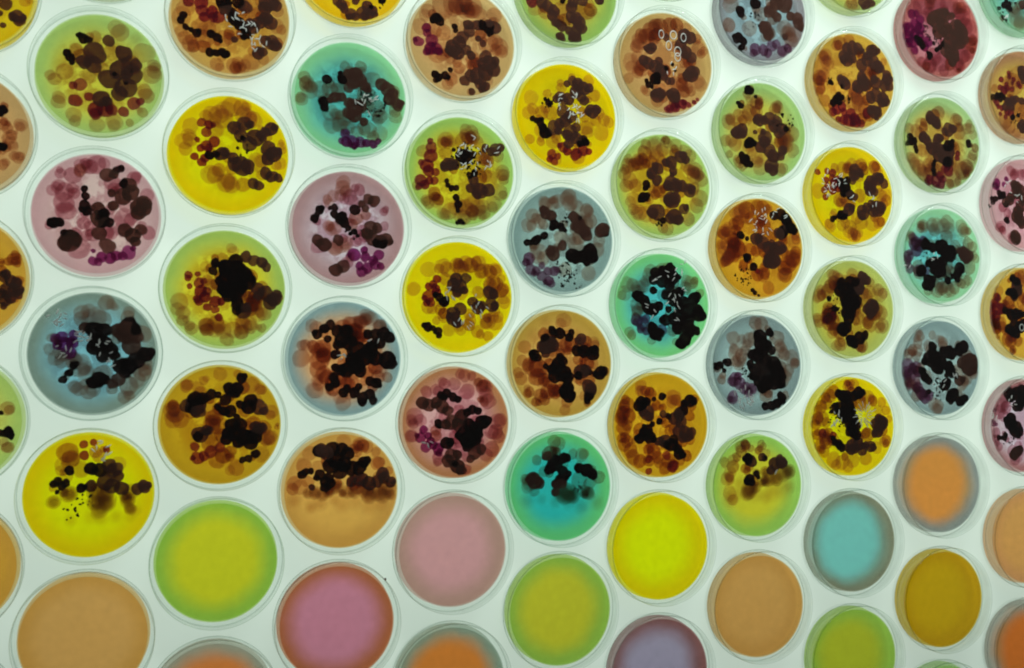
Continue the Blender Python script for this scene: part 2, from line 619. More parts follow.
D(-9.340,-6.100,'150,155,140','140,150,140',.6,'',
  'grey gel dish barely showing its rim in the bottom left corner',
  '')
D(-7.180,6.530,'160,185,140','162,180,136',0.66,'',
  'dish showing only its lower rim, above the large green dish with crimson colonies',
  '')
D(-7.193,4.219,'192,200,62','152,190,101',0.51,'b',
  'large green gel dish with crimson colonies and two black ones at its upper left',
  '''P 31 73 15 -7 62 10 -37 38 11 -54 0 14 -69 -14 11 -18 -5 13 -63 -51 12 -39 -71 13 -37 -81 10 -3 -85 13 24 -78 14 48 -78 7 69 42 18 82 6 16
71 -23 13 18 37 14 68 -59 9 85 22 11 86 18 10 -76 -8 9 23 -84 11 25 79 15 74 -30 13 -62 -44 11 1 9 14 63 -55 6 85 11 12 -16 62 7 51 14 9 p
55 64 14 D -8 35 18 -25 18 12 -11 16 15 13 57 10 37 38 14 56 20 11 15 -7 17 34 11 19 50 3 17 41 -19 18 31 -30 13 3 -41 14 12 -45 9 K -32 62
6 -26 57 9 -19 56 7 -51 31 7 -46 24 8 -43 16 5 23 2 4 50 9 4 41 -12 4 R -30 -20 11 -41 -22 7 -37 -47 11 -16 -39 8 -6 -60 13 9 -59 13 19 -58
10 38 -60 9 54 -45 11 -6 -67 10 64 -41 7 M 11 -50 12 -25 26 16 48 19 17''')
D(-7.213,1.887,'200,182,172','180,150,148',.5,'r',
  'mauve gel dish with a magenta colony chain along its lower side',
  '''r -23 78 13 -37 62 14 -56 64 9 -1 82 16 11 85 10 -67 36 10 -58 45 10 -49 34 16 -50 16 17 -47 3 16 -35 33 10 -19 -16 11 -14 -36 10 24 53 14
44 -7 18 25 -30 11 82 -28 12 58 63 12 79 35 12 54 -6 11 -41 -33 7 61 65 9 35 77 7 28 41 7 13 -8 8 45 17 12 -6 -34 12 71 -16 8 18 -29 11 -71
-21 8 -17 83 10 -7 7 10 -10 -20 9 -26 -58 18 40 44 12 -11 78 13 -31 -34 10 -57 70 6 -18 0 7 -61 41 10 26 44 10 -10 -32 7 -37 41 10 21 8 9 M
-26 71 11 D 16 66 12 26 67 8 50 51 13 53 38 14 23 36 7 41 31 14 70 15 17 74 22 13 66 6 13 3 10 11 26 15 9 6 -8 15 5 -32 12 18 -52 13 45 -25
12 57 -33 13 70 -23 10 61 -43 9 -40 -46 18 -31 -44 11 -48 -51 12 K -19 41 6 -17 29 7 -18 14 9 -14 4 8 -22 7 6 -65 -17 10 -56 -16 8 -70 -19 6
-48 -34 7 -39 -34 7 -29 -35 4 42 53 8 30 74 7 38 78 6 12 2 9 19 -13 9 5 -5 8 10 -15 8 V -4 -78 8 9 -71 9 23 -72 10 32 -68 9 51 -62 12 42 -68
8 58 -55 5 4 -79 7 -4 -61 4''')
D(-7.231,-0.410,'112,175,182','108,134,120',.5,'g',
  'large blue grey gel dish between the mauve and the half bare yellow dish',
  '''P -8 70 12 1 59 19 -18 57 13 19 84 13 27 81 9 55 69 10 11 54 18 78 33 14 77 -31 15 56 -53 16 49 -72 11 69 -43 14 -19 -58 13 -6 -63 13 1 -60
12 -66 6 10 -55 -7 14 -47 -13 12 -20 -20 19 -10 -33 14 -63 25 8 -47 -3 12 35 26 11 32 77 7 11 16 13 -13 -26 11 -30 -14 7 -18 67 13 -41 -38 7
-10 -50 10 37 -10 9 53 60 12 15 -33 15 81 -27 12 -57 21 6 18 11 13 -29 -12 14 30 -59 9 -27 -55 11 78 -15 15 57 -69 9 V -57 23 9 -48 26 10
-43 15 13 -34 0 10 -30 30 8 -32 17 10 -54 13 8 D -14 42 9 52 41 16 61 38 14 68 28 11 59 14 16 39 38 13 49 28 13 40 -43 11 31 -50 9 K 1 39 14
17 39 12 8 17 15 17 14 15 2 10 13 27 7 12 16 -3 12 33 -3 9 43 -20 13 56 -20 14 68 -11 14 81 -1 13 90 3 8 50 -30 11 10 -43 14 1 -48 11 18 -43
9 -29 -20 7 -36 -32 7 -45 -43 7 -25 -17 5 55 50 12 65 40 11 W -55 58 16 10 -17 27 14 12 -45 7 16 6 21 10 16 8 27 -15 8 4''')
D(-7.260,-2.725,'218,196,0','215,172,0',.5,'',
  'bright yellow gel dish on the left whose lower half is clear of colonies',
  '''M -33 70 17 -29 59 15 P -40 51 13 -12 42 13 -25 59 12 -34 33 11 -43 41 9 44 50 13 -38 39 7 35 38 13 -54 14 7 R -9 83 7 -8 65 8 6 86 6 26 74
6 r 14 63 10 21 74 6 9 70 10 W 12 71 19 9 K -30 41 8 3 43 11 16 41 12 -53 20 7 -47 25 7 -35 21 7 -41 16 7 -12 12 8 -6 14 5 -48 7 4 D 31 47
12 39 41 13 44 30 10 25 21 14 3 15 10 35 14 13 50 10 12 76 9 11 85 12 11 91 13 7 d -30 3 14 -38 6 9 -53 -9 12 13 5 17 25 1 15 63 3 15 57 -5
11 10 -12 14 23 -15 16 29 -12 15 60 -10 13 64 -24 11 16 -25 15 p 4 -35 15 20 -39 13 -27 -40 12 42 -36 13 64 -37 12 73 -27 11 S -9 -11 18 14
-27 -27 13 7''')
D(-7.300,-5.020,'172,140,75','165,130,60',.6,'',
  'plain tan gel dish without colonies in the lower left, beside the plain green dish',
  '')
D(-5.100,5.390,'198,165,65','180,152,78',.6,'b',
  'amber gel dish cut by the top edge, with a crimson cluster and white flecks',
  '''P -81 -6 17 -74 -43 13 -67 -52 14 -44 -41 17 -11 -38 15 -81 -32 11 -22 -84 12 7 -84 14 34 -75 15 56 -68 10 78 -8 13 -51 -21 15 -38 -24 15 42
7 15 24 26 12 -17 -88 8 3 4 10 -65 -45 10 13 -78 11 50 32 10 86 -13 9 -31 -22 15 -3 17 12 79 19 11 -14 -71 8 -75 8 16 24 -82 12 15 23 9 39
-55 10 -2 -37 11 -2 57 12 -9 76 13 -7 68 7 M -44 -55 12 -2 -30 10 -61 -56 11 16 -86 11 29 -10 13 9 -87 11 18 -28 9 69 44 16 58 4 11 52 7 11
17 10 12 -81 -10 6 79 -38 11 -22 -45 7 3 48 10 18 62 13 R -70 21 10 -49 21 12 -47 7 11 -44 -4 9 -31 6 11 -20 -2 11 -29 -3 9 D 24 21 12 -9 16
13 64 33 17 76 29 11 58 23 12 60 4 12 67 -2 13 49 -4 12 38 -14 12 33 -8 10 70 -37 13 76 -42 11 60 -35 10 47 -58 11 54 -55 9 7 -38 6 K -12 25
13 13 27 11 2 8 10 6 -4 11 15 -10 11 24 -16 10 -78 -4 7 -82 -13 7 -74 -24 6 -65 -28 5 -56 -33 8 -53 -29 5 -32 -32 8 -22 -37 8 -17 -42 5 -34
-64 8 -24 -64 7 -13 -62 8 -5 -64 6 -9 -65 8 27 -27 9 22 -32 6 19 74 7 W 6 -1 18 10 33 -17 14 8 47 -41 14 12 20 -25 9 5''')
D(-5.100,3.023,'228,212,5','222,188,0',.5,'y',
  'yellow gel dish with crimson colonies on its left and dark brown ones on its right',
  '''P 3 81 18 -7 75 17 20 81 15 40 62 15 -28 64 17 -39 63 11 -64 44 14 -74 17 15 -65 21 13 -30 -37 17 -23 -37 15 -3 -50 17 4 -53 15 24 -52 13
-24 40 15 86 -12 11 88 19 8 48 -12 17 28 84 9 -30 1 8 31 67 15 54 -9 12 -67 28 12 -2 -47 14 88 25 6 -1 -6 11 89 12 8 79 -14 10 63 35 10 19
48 11 -72 4 12 -18 67 17 53 45 8 35 62 13 23 70 15 5 -26 11 68 4 12 54 -34 9 14 43 12 -12 60 18 -17 -29 12 R -46 51 8 -34 48 8 -27 48 5 -38
35 9 -53 21 5 -25 19 10 -37 11 10 -47 7 7 -57 -8 7 -45 -17 8 -40 -10 8 -34 8 7 D 8 46 12 25 54 13 34 53 8 20 32 12 44 31 15 54 35 10 34 19
13 70 48 12 76 51 7 61 42 9 65 14 13 75 4 14 65 -4 12 81 8 9 21 -20 17 10 -18 13 31 -20 13 7 -7 10 62 -30 11 72 -35 11 83 -37 8 41 -49 10 50
-52 9 -13 -1 12 -7 2 9 K -33 -5 8 -22 -2 7 22 29 5 31 8 3 14 11 3 S 24 12 17 12''')
D(-5.134,0.704,'195,195,40','147,182,84',0.56,'b',
  'green gel dish with one big black colony mass and a crimson trail beside it',
  '''P 12 64 10 -5 51 11 -33 37 10 -75 -23 15 -78 -36 12 -70 -55 10 -55 -69 11 -30 -64 14 -17 -70 14 -3 -70 15 13 -70 15 30 -63 15 40 -59 13 3
-86 12 61 -66 8 54 -38 17 40 -21 19 64 -41 13 -24 6 11 33 -7 13 46 -12 16 -31 14 10 16 -4 11 -64 -53 7 24 -7 10 -69 -42 12 56 -65 6 28 -56
12 9 70 9 -10 -69 10 -58 -64 9 57 -39 9 42 -64 13 M -14 -60 15 -30 -70 12 27 -73 13 47 -24 15 37 -17 13 -10 21 9 41 -34 13 -26 35 8 89 -13 8
46 -24 13 7 7 16 40 22 14 60 5 11 51 -11 15 41 25 7 -18 52 7 -32 -62 13 17 -11 8 -13 7 12 64 -11 8 R -61 22 7 -62 17 6 -46 24 5 -59 3 5 -44
9 9 -36 12 6 -41 -5 11 -31 -5 8 -47 -19 7 -34 -15 10 -17 -22 10 -7 -22 7 -30 -32 7 -17 -36 7 -11 -49 7 -44 -22 8 D 33 56 10 46 50 10 60 47
10 67 40 9 54 1 12 67 -6 13 81 -16 13 85 -9 10 74 -23 12 54 -10 9 30 -38 13 33 -31 9 K -18 44 8 -21 30 8 -4 38 10 16 49 12 2 34 16 19 31 18
29 25 16 2 17 16 19 10 18 36 14 15 3 -1 16 20 0 15 -4 -1 11 43 18 8 20 -25 12 15 -18 8 20 -35 10 81 -16 9 6 -11 13 -16 41 6 -11 13 8''')
D(-5.189,-1.606,'180,155,22','162,134,20',.5,'b',
  'mustard gel dish with black colony mass and tan round colonies, above the plain green dish',
  '''P -57 66 11 -29 75 8 -2 86 12 -38 63 11 -79 26 15 -67 10 15 -74 17 14 -15 24 18 -4 -1 16 84 22 12 77 -23 14 80 -26 10 26 -73 14 16 -77 9 68
-51 14 49 67 15 64 60 10 27 86 8 93 -5 5 75 -30 9 82 -23 13 51 -26 9 -15 -3 15 -78 9 14 67 59 9 -34 56 10 42 -7 13 39 23 11 94 -1 4 -74 19
15 56 39 13 -55 68 10 -25 78 6 82 16 9 0 36 6 M -77 28 13 -17 -31 15 -11 13 15 2 -18 13 4 -52 14 16 -46 11 53 2 13 -1 27 13 -13 4 14 -6 -60
14 -19 -5 6 -48 21 11 -19 43 8 -78 35 9 14 46 8 15 -55 8 53 -56 6 71 -7 14 68 -10 8 34 63 13 R -42 -36 8 -37 -55 11 -27 -52 9 -16 -45 11 -45
-55 5 -1 -38 9 D -54 33 13 -41 34 18 -38 24 13 63 30 14 71 23 8 -34 -16 14 -23 -9 10 60 -7 13 70 -5 8 K -43 44 13 -31 44 11 -17 51 10 -51 29
9 -5 51 6 13 61 11 25 61 12 33 79 9 38 82 6 7 42 10 22 54 10 49 42 11 46 30 13 32 34 8 15 23 11 5 23 9 26 13 6 19 -1 13 32 -1 12 22 -15 13
39 -22 14 56 -22 13 50 -32 12 29 -29 11 12 -15 11 9 -25 10 58 -50 8 46 -58 7 36 -60 6 61 -8 9 50 -19 10 -5 30 7 -37 -19 9 -23 -11 7''')
D(-5.227,-3.909,'168,178,30','120,165,56',0.56,'',
  'plain green gel dish without colonies, left of the plain pink dish with rusty edge',
  '')
D(-5.270,-6.250,'185,110,50','125,135,115',.6,'',
  'plain orange gel dish with grey edge, cut off below the plain green dish',
  '')
D(-3.000,6.530,'215,198,25','212,178,15',.5,'b',
  'yellow gel dish cut by the top edge, above the turquoise dish',
  '''D -27 -66 9 -19 -71 10 -15 -77 9 -2 -86 11 6 -90 8 -6 -92 6 19 -82 12 27 -70 11 36 -76 10 31 -84 9 23 -87 9 6 -62 7 40 -82 7 22 64 9 -11 35
10 -1 53 7 -34 19 10 24 -23 7 -46 0 13 -13 35 8 -45 44 12 59 10 10 6 2 9 73 26 9 14 44 12 56 -4 8 30 5 10 -5 -7 10 K 34 -70 5 51 -57 5 57
-56 4 23 2 11 -13 -11 12 S 51 -59 13 10 M -11 -88 10 34 -76 8 -1 -90 7 20 -88 8 -12 -70 8 33 -16 12 13 -31 11 -65 25 11 -43 -37 8 45 47 7 P
36 -76 7''')
D(-3.020,4.157,'80,180,170','122,196,138',0.51,'g',
  'turquoise gel dish with chocolate brown colonies and a small mulberry chain low down',
  '''P -81 30 12 -77 19 15 -73 9 16 -86 -9 12 -53 11 16 -36 12 15 -23 13 13 -10 56 10 18 58 11 -33 -52 15 -19 -48 15 -5 -54 14 -36 -29 15 32 -54
16 53 -60 15 46 -15 17 53 -29 14 81 -27 13 -26 -31 11 39 36 15 12 -59 11 28 7 17 25 -10 17 24 -52 13 16 24 10 19 49 9 77 18 13 -20 -32 9 81
-15 13 49 -35 11 -11 -37 15 7 40 11 -79 20 12 -88 -6 10 41 -66 11 -23 -1 7 -39 -4 10 -37 23 9 89 -6 8 -51 -5 6 -6 -30 9 77 8 11 -70 14 12
-12 25 6 -1 47 11 D -3 43 10 9 44 13 4 30 14 18 34 12 25 24 11 -3 19 10 30 18 8 -28 -1 10 -16 0 9 -36 -6 7 -2 -9 10 8 -15 15 -4 -26 11 8 -32
12 18 -14 12 24 -41 8 56 29 12 67 21 14 77 15 10 70 4 12 84 -5 12 90 -3 8 1 -33 8 K -42 30 9 -16 33 9 -18 43 5 -13 30 7 -48 -11 10 -46 -21 8
-51 -11 7 V -9 -64 9 -7 -79 10 5 -79 12 19 -78 10 29 -79 8 41 -80 8 50 -74 6 -16 -78 6 7 -85 7 S 39 -9 24 38 32 8 14 14 W 32 -6 24 14''')
D(-3.041,1.845,'188,188,192','156,128,126',.35,'r',
  'lilac grey gel dish with rosy edge and a magenta colony cluster at its lower right',
  '''P -11 70 14 -15 56 11 -28 54 11 -5 64 11 -38 48 9 -24 -2 13 -35 1 11 -14 -32 15 -24 -39 13 -4 -28 13 -31 -6 11 3 -52 9 -35 41 9 -10 80 13
-33 1 9 -5 -35 10 -23 -36 14 r 2 54 14 19 68 11 -8 50 10 63 31 8 64 5 9 20 -17 14 13 -24 11 37 46 11 61 -17 9 66 35 7 8 48 11 34 -12 11 56
-21 7 0 9 10 11 71 8 -10 -20 9 18 37 10 -52 -35 14 -56 9 8 29 -15 11 -2 -62 11 23 -5 11 M 13 17 13 6 6 11 30 24 10 D 35 52 10 45 49 11 23 43
7 40 1 13 51 1 10 33 -10 11 44 -20 13 58 -23 13 68 -19 12 75 -22 6 -54 -25 11 -43 -32 13 -18 -23 10 -22 -76 12 -9 -69 12 30 35 7 K -51 29 8
-48 32 6 -60 13 8 -56 20 6 -25 34 7 -33 33 4 -25 22 8 -14 15 11 -8 9 10 11 32 10 -1 -1 6 10 -7 6 16 -14 4 3 -11 4 -11 21 8 61 -26 10 51 -26
9 V 10 -48 12 28 -39 7 54 -47 10 30 -51 9 24 -78 10 34 -71 10 48 -64 10 44 -57 9 58 -67 7 1 -49 5 20 -68 8 S 8 -7 14 10''')
D(-3.096,-0.470,'198,155,92','115,148,145',.5,'b',
  'dish with tan gel fading to a teal grey edge, under one huge black colony mass',
  '''P 39 75 14 62 60 12 -76 0 16 -69 23 10 -52 -56 15 -2 -77 15 -46 -46 11 -50 54 12 76 -33 10 62 -19 15 21 -1 16 39 -26 12 9 -62 11 -25 -57 8
-74 23 10 13 -4 16 50 14 17 21 -55 6 -7 -68 13 -47 -38 11 45 71 14 38 34 10 -58 57 12 35 -40 9 -38 44 9 M 14 58 18 28 65 13 21 45 17 24 35
13 -39 17 16 -43 -3 18 -46 -20 16 -32 -33 14 -46 14 14 -36 4 14 -19 -53 14 5 -43 13 -6 -36 11 55 -13 15 59 -33 13 35 38 9 -3 54 15 36 70 12
14 -40 12 63 56 13 44 16 10 -5 -10 10 -37 6 14 -54 20 12 -16 -22 8 13 38 12 -36 -28 15 18 40 10 15 -10 13 9 40 12 15 46 17 4 -56 7 50 -50 10
-21 -41 14 K -25 59 9 -36 52 9 -48 42 9 -53 44 6 -30 34 7 -13 48 11 2 48 13 -6 31 13 8 28 14 -13 24 9 -16 7 9 -16 -16 8 -6 -20 11 4 -20 14
21 -13 16 21 14 18 35 4 18 45 14 16 28 -23 11 14 -3 14 55 1 14 76 -2 16 83 -9 11 41 43 9 55 43 11 69 45 12 79 38 11 62 28 11 48 25 10 -19
-33 9 -16 -43 9 -27 -50 8 -2 -60 9 5 -53 8 18 -60 10 25 -50 7 32 -70 11 45 -63 10 51 -74 8 56 -43 10 45 -40 9 61 -47 6 32 -77 8 W 52 33 9 3
-4 6 8 4''')
D(-3.142,-2.775,'190,150,68','168,132,58',.55,'',
  'tan gel dish whose lower half is bare, above the dish with a rusty edge',
  '''P 4 85 13 31 80 13 46 74 11 61 66 9 -55 66 13 -65 44 14 -40 43 11 -81 15 13 -84 5 11 -71 8 14 64 46 13 84 32 8 66 47 11 -58 17 11 67 22 11
27 49 11 M 38 77 12 22 72 10 29 18 15 -8 12 10 -21 0 8 30 77 10 27 67 10 22 12 13 -22 53 14 29 7 15 D -35 70 13 -25 66 13 18 15 10 35 18 13
49 11 13 73 27 12 76 20 11 63 14 11 88 12 10 93 12 5 -51 7 6 d -58 -3 10 -45 -3 12 -32 -7 12 -22 -1 12 12 -3 13 22 -5 11 2 -5 8 42 1 17 63
-3 19 81 3 18 73 -10 16 49 -11 15 87 -10 11 -8 6 13 K -40 70 11 -15 73 13 1 72 12 11 65 12 -9 52 17 -19 43 14 5 45 14 18 38 13 32 38 13 39
48 11 45 51 8 -68 29 8 -62 34 7 -53 35 6 -37 28 10 -28 16 10 -22 23 9 -18 13 9 -28 6 9 -2 32 13 -43 23 6 p -48 -23 16 -35 -22 14 2 -25 17 25
-22 15 49 -30 18 70 -27 15 -53 -29 12 -81 -15 15 -12 -17 11''')
D(-3.200,-5.070,'164,112,126','142,86,52',.55,'',
  'plain pink gel dish with a rusty orange edge and no colonies',
  '')
D(-0.960,5.345,'200,172,106','180,158,98',.5,'b',
  'tan gel dish cut by the top edge, with a magenta cluster at its left side',
  '''P 16 70 23 -37 64 23 0 74 20 31 59 15 61 58 15 72 0 17 50 4 20 75 -9 13 -55 18 16 -36 16 15 -6 -47 12 -21 -69 13 -48 -27 16 -80 23 15 -65 53
14 22 -41 15 43 41 10 -21 -29 13 18 35 10 -71 44 12 59 45 10 -10 -37 10 15 65 18 64 -7 12 4 66 20 -28 -78 12 -38 -25 13 19 -29 14 63 9 15 43
-65 16 15 -90 7 -17 69 21 -27 -67 7 M 22 -38 13 34 20 12 -12 67 16 13 64 13 36 -76 6 27 -35 12 41 8 7 -57 48 9 6 63 10 40 -78 10 -28 -21 10
K -49 42 10 -56 37 7 -44 37 10 -15 29 6 -13 22 5 38 37 10 50 34 12 -51 -63 8 -45 -68 8 -33 -63 8 -23 -52 5 -50 -73 6 -27 -66 5 53 25 8 D 11
35 10 13 24 12 0 11 12 -6 1 13 -18 -12 16 -9 -20 13 -24 -15 10 16 -21 9 7 -12 10 63 35 12 50 40 10 28 36 10 44 -21 12 53 -32 14 60 -44 14 44
-51 15 28 -59 15 16 -60 12 4 -70 10 35 -73 12 43 -78 10 37 -83 7 18 -89 7 41 -36 13 63 -28 9 39 3 7 30 11 6 V -68 22 9 -67 12 8 -83 -5 10
-89 -2 5 -58 -1 12 -50 -15 12 -61 -16 12 -67 -22 8 -45 -20 8''')
D(-0.974,2.965,'192,195,35','140,185,88',0.56,'b',
  'green gel dish with a long crimson streak on its left and white threads',
  '''P 8 77 12 -30 57 15 -22 54 12 3 58 16 21 64 15 29 56 13 -73 33 12 -30 31 13 79 2 15 80 -2 12 -84 -31 9 -47 -55 15 -22 -74 16 -11 -67 15 -35
-79 12 32 -65 16 42 -73 14 62 -56 15 73 -34 16 54 -10 16 43 -4 15 -62 -60 12 7 -66 16 21 -58 15 80 -39 9 0 -84 15 40 28 15 51 22 12 69 34 13
40 -63 14 -36 51 11 81 -11 10 48 25 13 38 -78 11 -31 -81 11 19 -71 14 -66 -56 11 43 25 12 -28 52 12 5 69 10 -3 -62 13 5 -84 14 60 -63 11 20
75 13 M 10 62 12 -44 -54 11 36 -8 14 21 -72 12 -30 52 10 -51 -44 13 22 -80 10 -16 4 10 75 50 8 26 -26 9 18 64 12 38 -30 11 -48 -49 9 42 41 8
R -59 52 6 -57 40 11 -58 25 13 -65 7 13 -76 12 6 -62 -3 11 -49 -4 8 -76 -21 12 -69 -28 9 -51 -20 8 -80 -32 7 -60 -20 8 D -28 10 13 -19 12 12
-33 8 8 -12 11 9 23 -16 11 18 -30 10 36 -34 15 51 -32 13 29 -40 10 65 44 12 75 48 8 58 40 9 45 46 8 K -28 -19 5 -26 -27 5 -19 -32 6 -10 -31
6 -10 -49 7 -6 -61 8 -7 -72 5 -2 -92 6 -8 -95 4 3 -95 4 -15 39 4 -1 29 12 8 33 10 21 32 8 10 23 10 25 -1 7 3 19 8 16 -7 7 S 10 26 29 45 21 6
18 16 W 3 29 22 14 51 47 22 6 51 15 13 5 14 9 18 8 19 59 11 3''')
D(-1.010,0.667,'228,204,0','218,190,0',.5,'y',
  'yellow gel dish in mid picture, two small black colonies at its lower left',
  '''P -58 48 15 -38 50 10 -22 49 15 -4 57 15 12 61 15 36 62 15 47 48 16 69 53 12 65 27 15 83 3 16 85 -8 13 54 -44 16 64 -36 12 34 -63 12 -20 -61
12 2 -59 12 21 -41 12 36 9 12 -59 -20 13 -85 12 13 -29 -35 13 80 35 9 -43 -44 8 -27 32 12 54 -71 10 55 6 11 68 -46 16 56 26 12 40 -68 9 19
-32 11 67 -26 11 -37 -12 8 1 15 10 58 23 13 74 -36 11 -51 -23 10 70 50 12 -30 55 15 5 6 12 0 -55 9 -14 9 14 83 16 13 M 3 53 15 21 58 15 40
48 14 58 48 14 69 24 15 80 13 14 51 -47 12 -36 -24 11 18 -51 12 53 -38 9 -29 -31 11 -2 60 11 32 65 11 R -42 31 8 -49 21 8 -58 17 7 -45 14 9
-58 -1 12 -54 -11 9 -43 7 9 -65 -4 6 -61 -13 7 D -6 32 12 -11 22 13 0 18 14 12 34 10 -4 8 10 9 12 8 58 9 13 65 6 10 62 -14 13 67 -15 9 25 -9
10 36 -19 13 43 -16 10 2 -22 12 -11 -31 13 -11 -41 14 -4 -48 10 -16 -38 10 K -38 -2 9 -29 -10 10 -26 -7 8 -45 2 6 -59 -56 9 -65 -53 6 -50
-58 6 -40 -63 8 -38 -71 6 -45 -64 5 W -20 6 14 6 31 -18 22 9 0 -45 11 3 21 -44 16 4''')
D(-1.072,-1.619,'188,152,146','152,106,66',.45,'r',
  'rosy gel dish with brown edge, black colonies and a small violet cluster at its left',
  '''r -3 70 12 -21 70 11 -37 60 11 -55 56 11 21 56 15 16 85 12 30 84 9 54 63 16 57 49 15 61 38 15 -76 12 16 -82 5 11 79 0 16 75 -18 15 68 -49 15
57 -59 13 -33 -64 12 -82 -22 12 68 -18 14 6 -48 13 -1 -27 13 -25 74 9 -82 -24 12 40 0 13 8 -9 17 84 4 13 28 -12 11 7 6 13 8 88 10 81 -26 13
-79 -1 10 18 -85 11 5 21 12 7 -34 13 -23 50 8 55 66 12 -32 57 11 34 -10 12 40 -37 14 -66 5 12 39 -47 9 -33 -70 9 1 -31 7 -22 8 11 -7 -43 10
20 -63 9 M 50 66 12 53 38 10 -37 -23 11 47 42 7 -37 -13 11 42 73 9 V -60 -12 8 -65 -26 10 -51 -23 7 -56 -43 10 -47 -33 8 -33 -47 11 -42 -40
8 -31 -54 7 -72 -22 5 D -62 36 12 -51 32 12 -37 36 11 -26 29 13 -15 22 10 10 11 13 -8 1 14 3 -3 12 -19 -3 10 35 -55 13 48 -49 10 28 -66 8 -8
-61 14 3 -79 14 -15 -68 12 10 -86 10 3 -58 9 K -28 49 8 -17 53 9 -5 46 9 4 42 7 -23 46 8 -33 -1 8 -30 -6 5 31 23 9 41 21 8 21 18 8 50 0 14
57 3 11 24 -3 12 17 -24 17 32 -21 17 39 -14 13 24 -34 15 35 -31 13 21 -45 9 -17 -37 12 -10 -35 8 6 -24 8 42 -21 10 -1 -75 8 W -52 -33 9 3''')
D(-1.124,-3.922,'173,136,134','150,125,110',.5,'',
  'plain dusty pink gel dish without colonies, left of the half bare turquoise dish',
  '')
D(-1.150,-6.270,'180,112,44','108,132,112',.6,'',
  'plain orange gel dish with a teal edge, cut by the bottom edge',
  '')
D(1.120,6.540,'192,196,65','137,180,91',0.46,'b',
  'green gel dish cut by the top edge, with a drooping brown colony chain',
  '''M 35 -34 19 46 -31 14 -6 -56 13 -28 -51 12 12 -90 6 -46 -37 11 -16 -56 8 -38 68 13 P -66 -38 16 -8 -37 16 -48 -46 13 -50 -37 10 12 -60 12
-16 -35 15 -20 -90 6 41 -17 12 45 34 12 32 37 7 24 33 8 -1 4 10 -8 38 9 -74 22 12 D -53 -27 12 -41 -33 12 -28 -41 12 -33 -49 11 -26 -62 9
-13 -68 11 -21 -64 9 7 -30 12 10 -20 11 7 -49 12 17 -51 13 23 -60 14 28 -69 11 17 -75 12 10 -85 11 17 -87 10 22 -90 6 7 -91 7 -16 -88 9 -18
-89 7 -11 -92 6 30 -13 12 64 -9 10 67 -12 7 2 -76 9 4 19 10 20 14 13 4 59 10 46 13 12 36 59 12 -58 26 7 -26 31 10 9 70 10 -12 15 10 -49 33
12 26 35 12 -25 49 11 -57 25 12 -3 59 8 R -73 -27 12 -30 67 12 K -11 -19 6''')
D(1.086,4.134,'226,205,8','220,188,0',.5,'y',
  'yellow gel dish with white rods in its middle and crimson colonies at its bottom',
  '''P -71 30 15 -39 41 9 -75 2 14 -32 4 15 -50 3 14 -74 -48 10 -52 -51 9 -28 -50 14 71 -26 16 76 0 13 59 -3 12 41 -18 15 22 -74 16 -24 -80 15 56
45 13 30 16 12 -10 54 11 45 72 12 -21 -43 11 37 2 11 -55 -8 8 -19 -24 9 -52 -46 7 -21 -35 11 86 -4 12 -12 63 8 44 -49 7 6 -42 11 -30 -38 7
-28 36 7 31 -39 12 -12 -14 12 43 -26 12 -7 38 9 11 76 8 21 56 13 28 -62 17 -68 9 12 32 11 10 20 -52 7 -52 -30 13 -43 12 10 44 36 8 65 11 13
R -7 -59 11 1 -66 9 19 -71 12 33 -63 11 45 -64 7 -30 -74 10 -25 -87 8 -34 -83 7 -18 -77 7 -14 -56 6 D 12 69 10 1 63 7 23 63 13 19 49 13 34
57 14 45 58 10 30 40 11 36 33 10 -14 36 11 -6 30 10 -21 32 8 4 34 12 -7 9 13 8 0 13 -3 -8 13 -25 -23 14 -14 -15 11 -17 -29 8 8 -31 16 1 -35
11 19 -40 12 19 -20 10 52 14 14 61 18 10 45 13 9 4 -52 10 K -43 -34 12 -48 -25 9 -53 -15 9 -68 -9 6 -61 -12 6 -50 -9 5 34 -44 11 39 -46 8
-37 24 7 -36 -34 8 -43 30 4 -32 23 5 26 -50 7 S -39 26 12 14 W -3 28 20 9 14 11 18 10 19 -1 14 7 17 37 11 3''')
D(1.015,1.790,'138,178,168','112,144,136',.45,'g',
  'grey teal gel dish with a violet colony arc at lower left and tiny black specks',
  '''P 12 83 15 14 70 16 -11 72 14 -36 66 15 -36 67 12 -61 43 14 -47 33 14 -72 24 13 47 58 14 51 56 12 29 64 13 55 38 15 73 1 13 51 -62 15 3 -56
14 25 -8 17 32 6 15 -51 -24 17 -40 -37 13 -4 4 15 -18 75 9 -58 -11 11 -12 -16 10 -21 67 13 23 2 13 21 20 8 7 78 15 -64 24 11 47 33 15 -22 73
8 69 -17 15 18 63 9 0 29 9 -50 -35 14 33 38 15 -40 28 11 54 -21 14 55 -39 8 -60 -17 8 -54 38 11 U -68 -38 12 -66 -58 11 -74 -45 8 -43 -50 7
-54 -61 9 -43 -70 10 -31 -61 9 -18 -60 10 -29 -79 10 -24 -84 8 -36 -81 6 -58 -65 7 -13 -57 7 D -36 49 12 -24 44 11 -40 54 9 22 43 12 32 25
14 43 17 13 47 10 12 22 26 9 36 33 9 -20 -27 14 -26 -23 11 -2 -11 10 80 22 14 85 25 10 75 18 12 K -72 -8 7 -56 -4 9 -51 -1 8 -38 6 8 -65 -8
6 -18 28 10 -22 22 7 -4 23 8 3 18 5 18 -29 14 25 -32 13 14 -32 10 47 -28 14 54 -21 16 58 -31 13 36 -31 12 47 -40 9 34 42 5 7 34 3 86 17 8 -7
28 5 S 5 -73 19 22 -2 -50 14 12 3 44 11 5 30 -83 10 4 18 -64 11 5''')
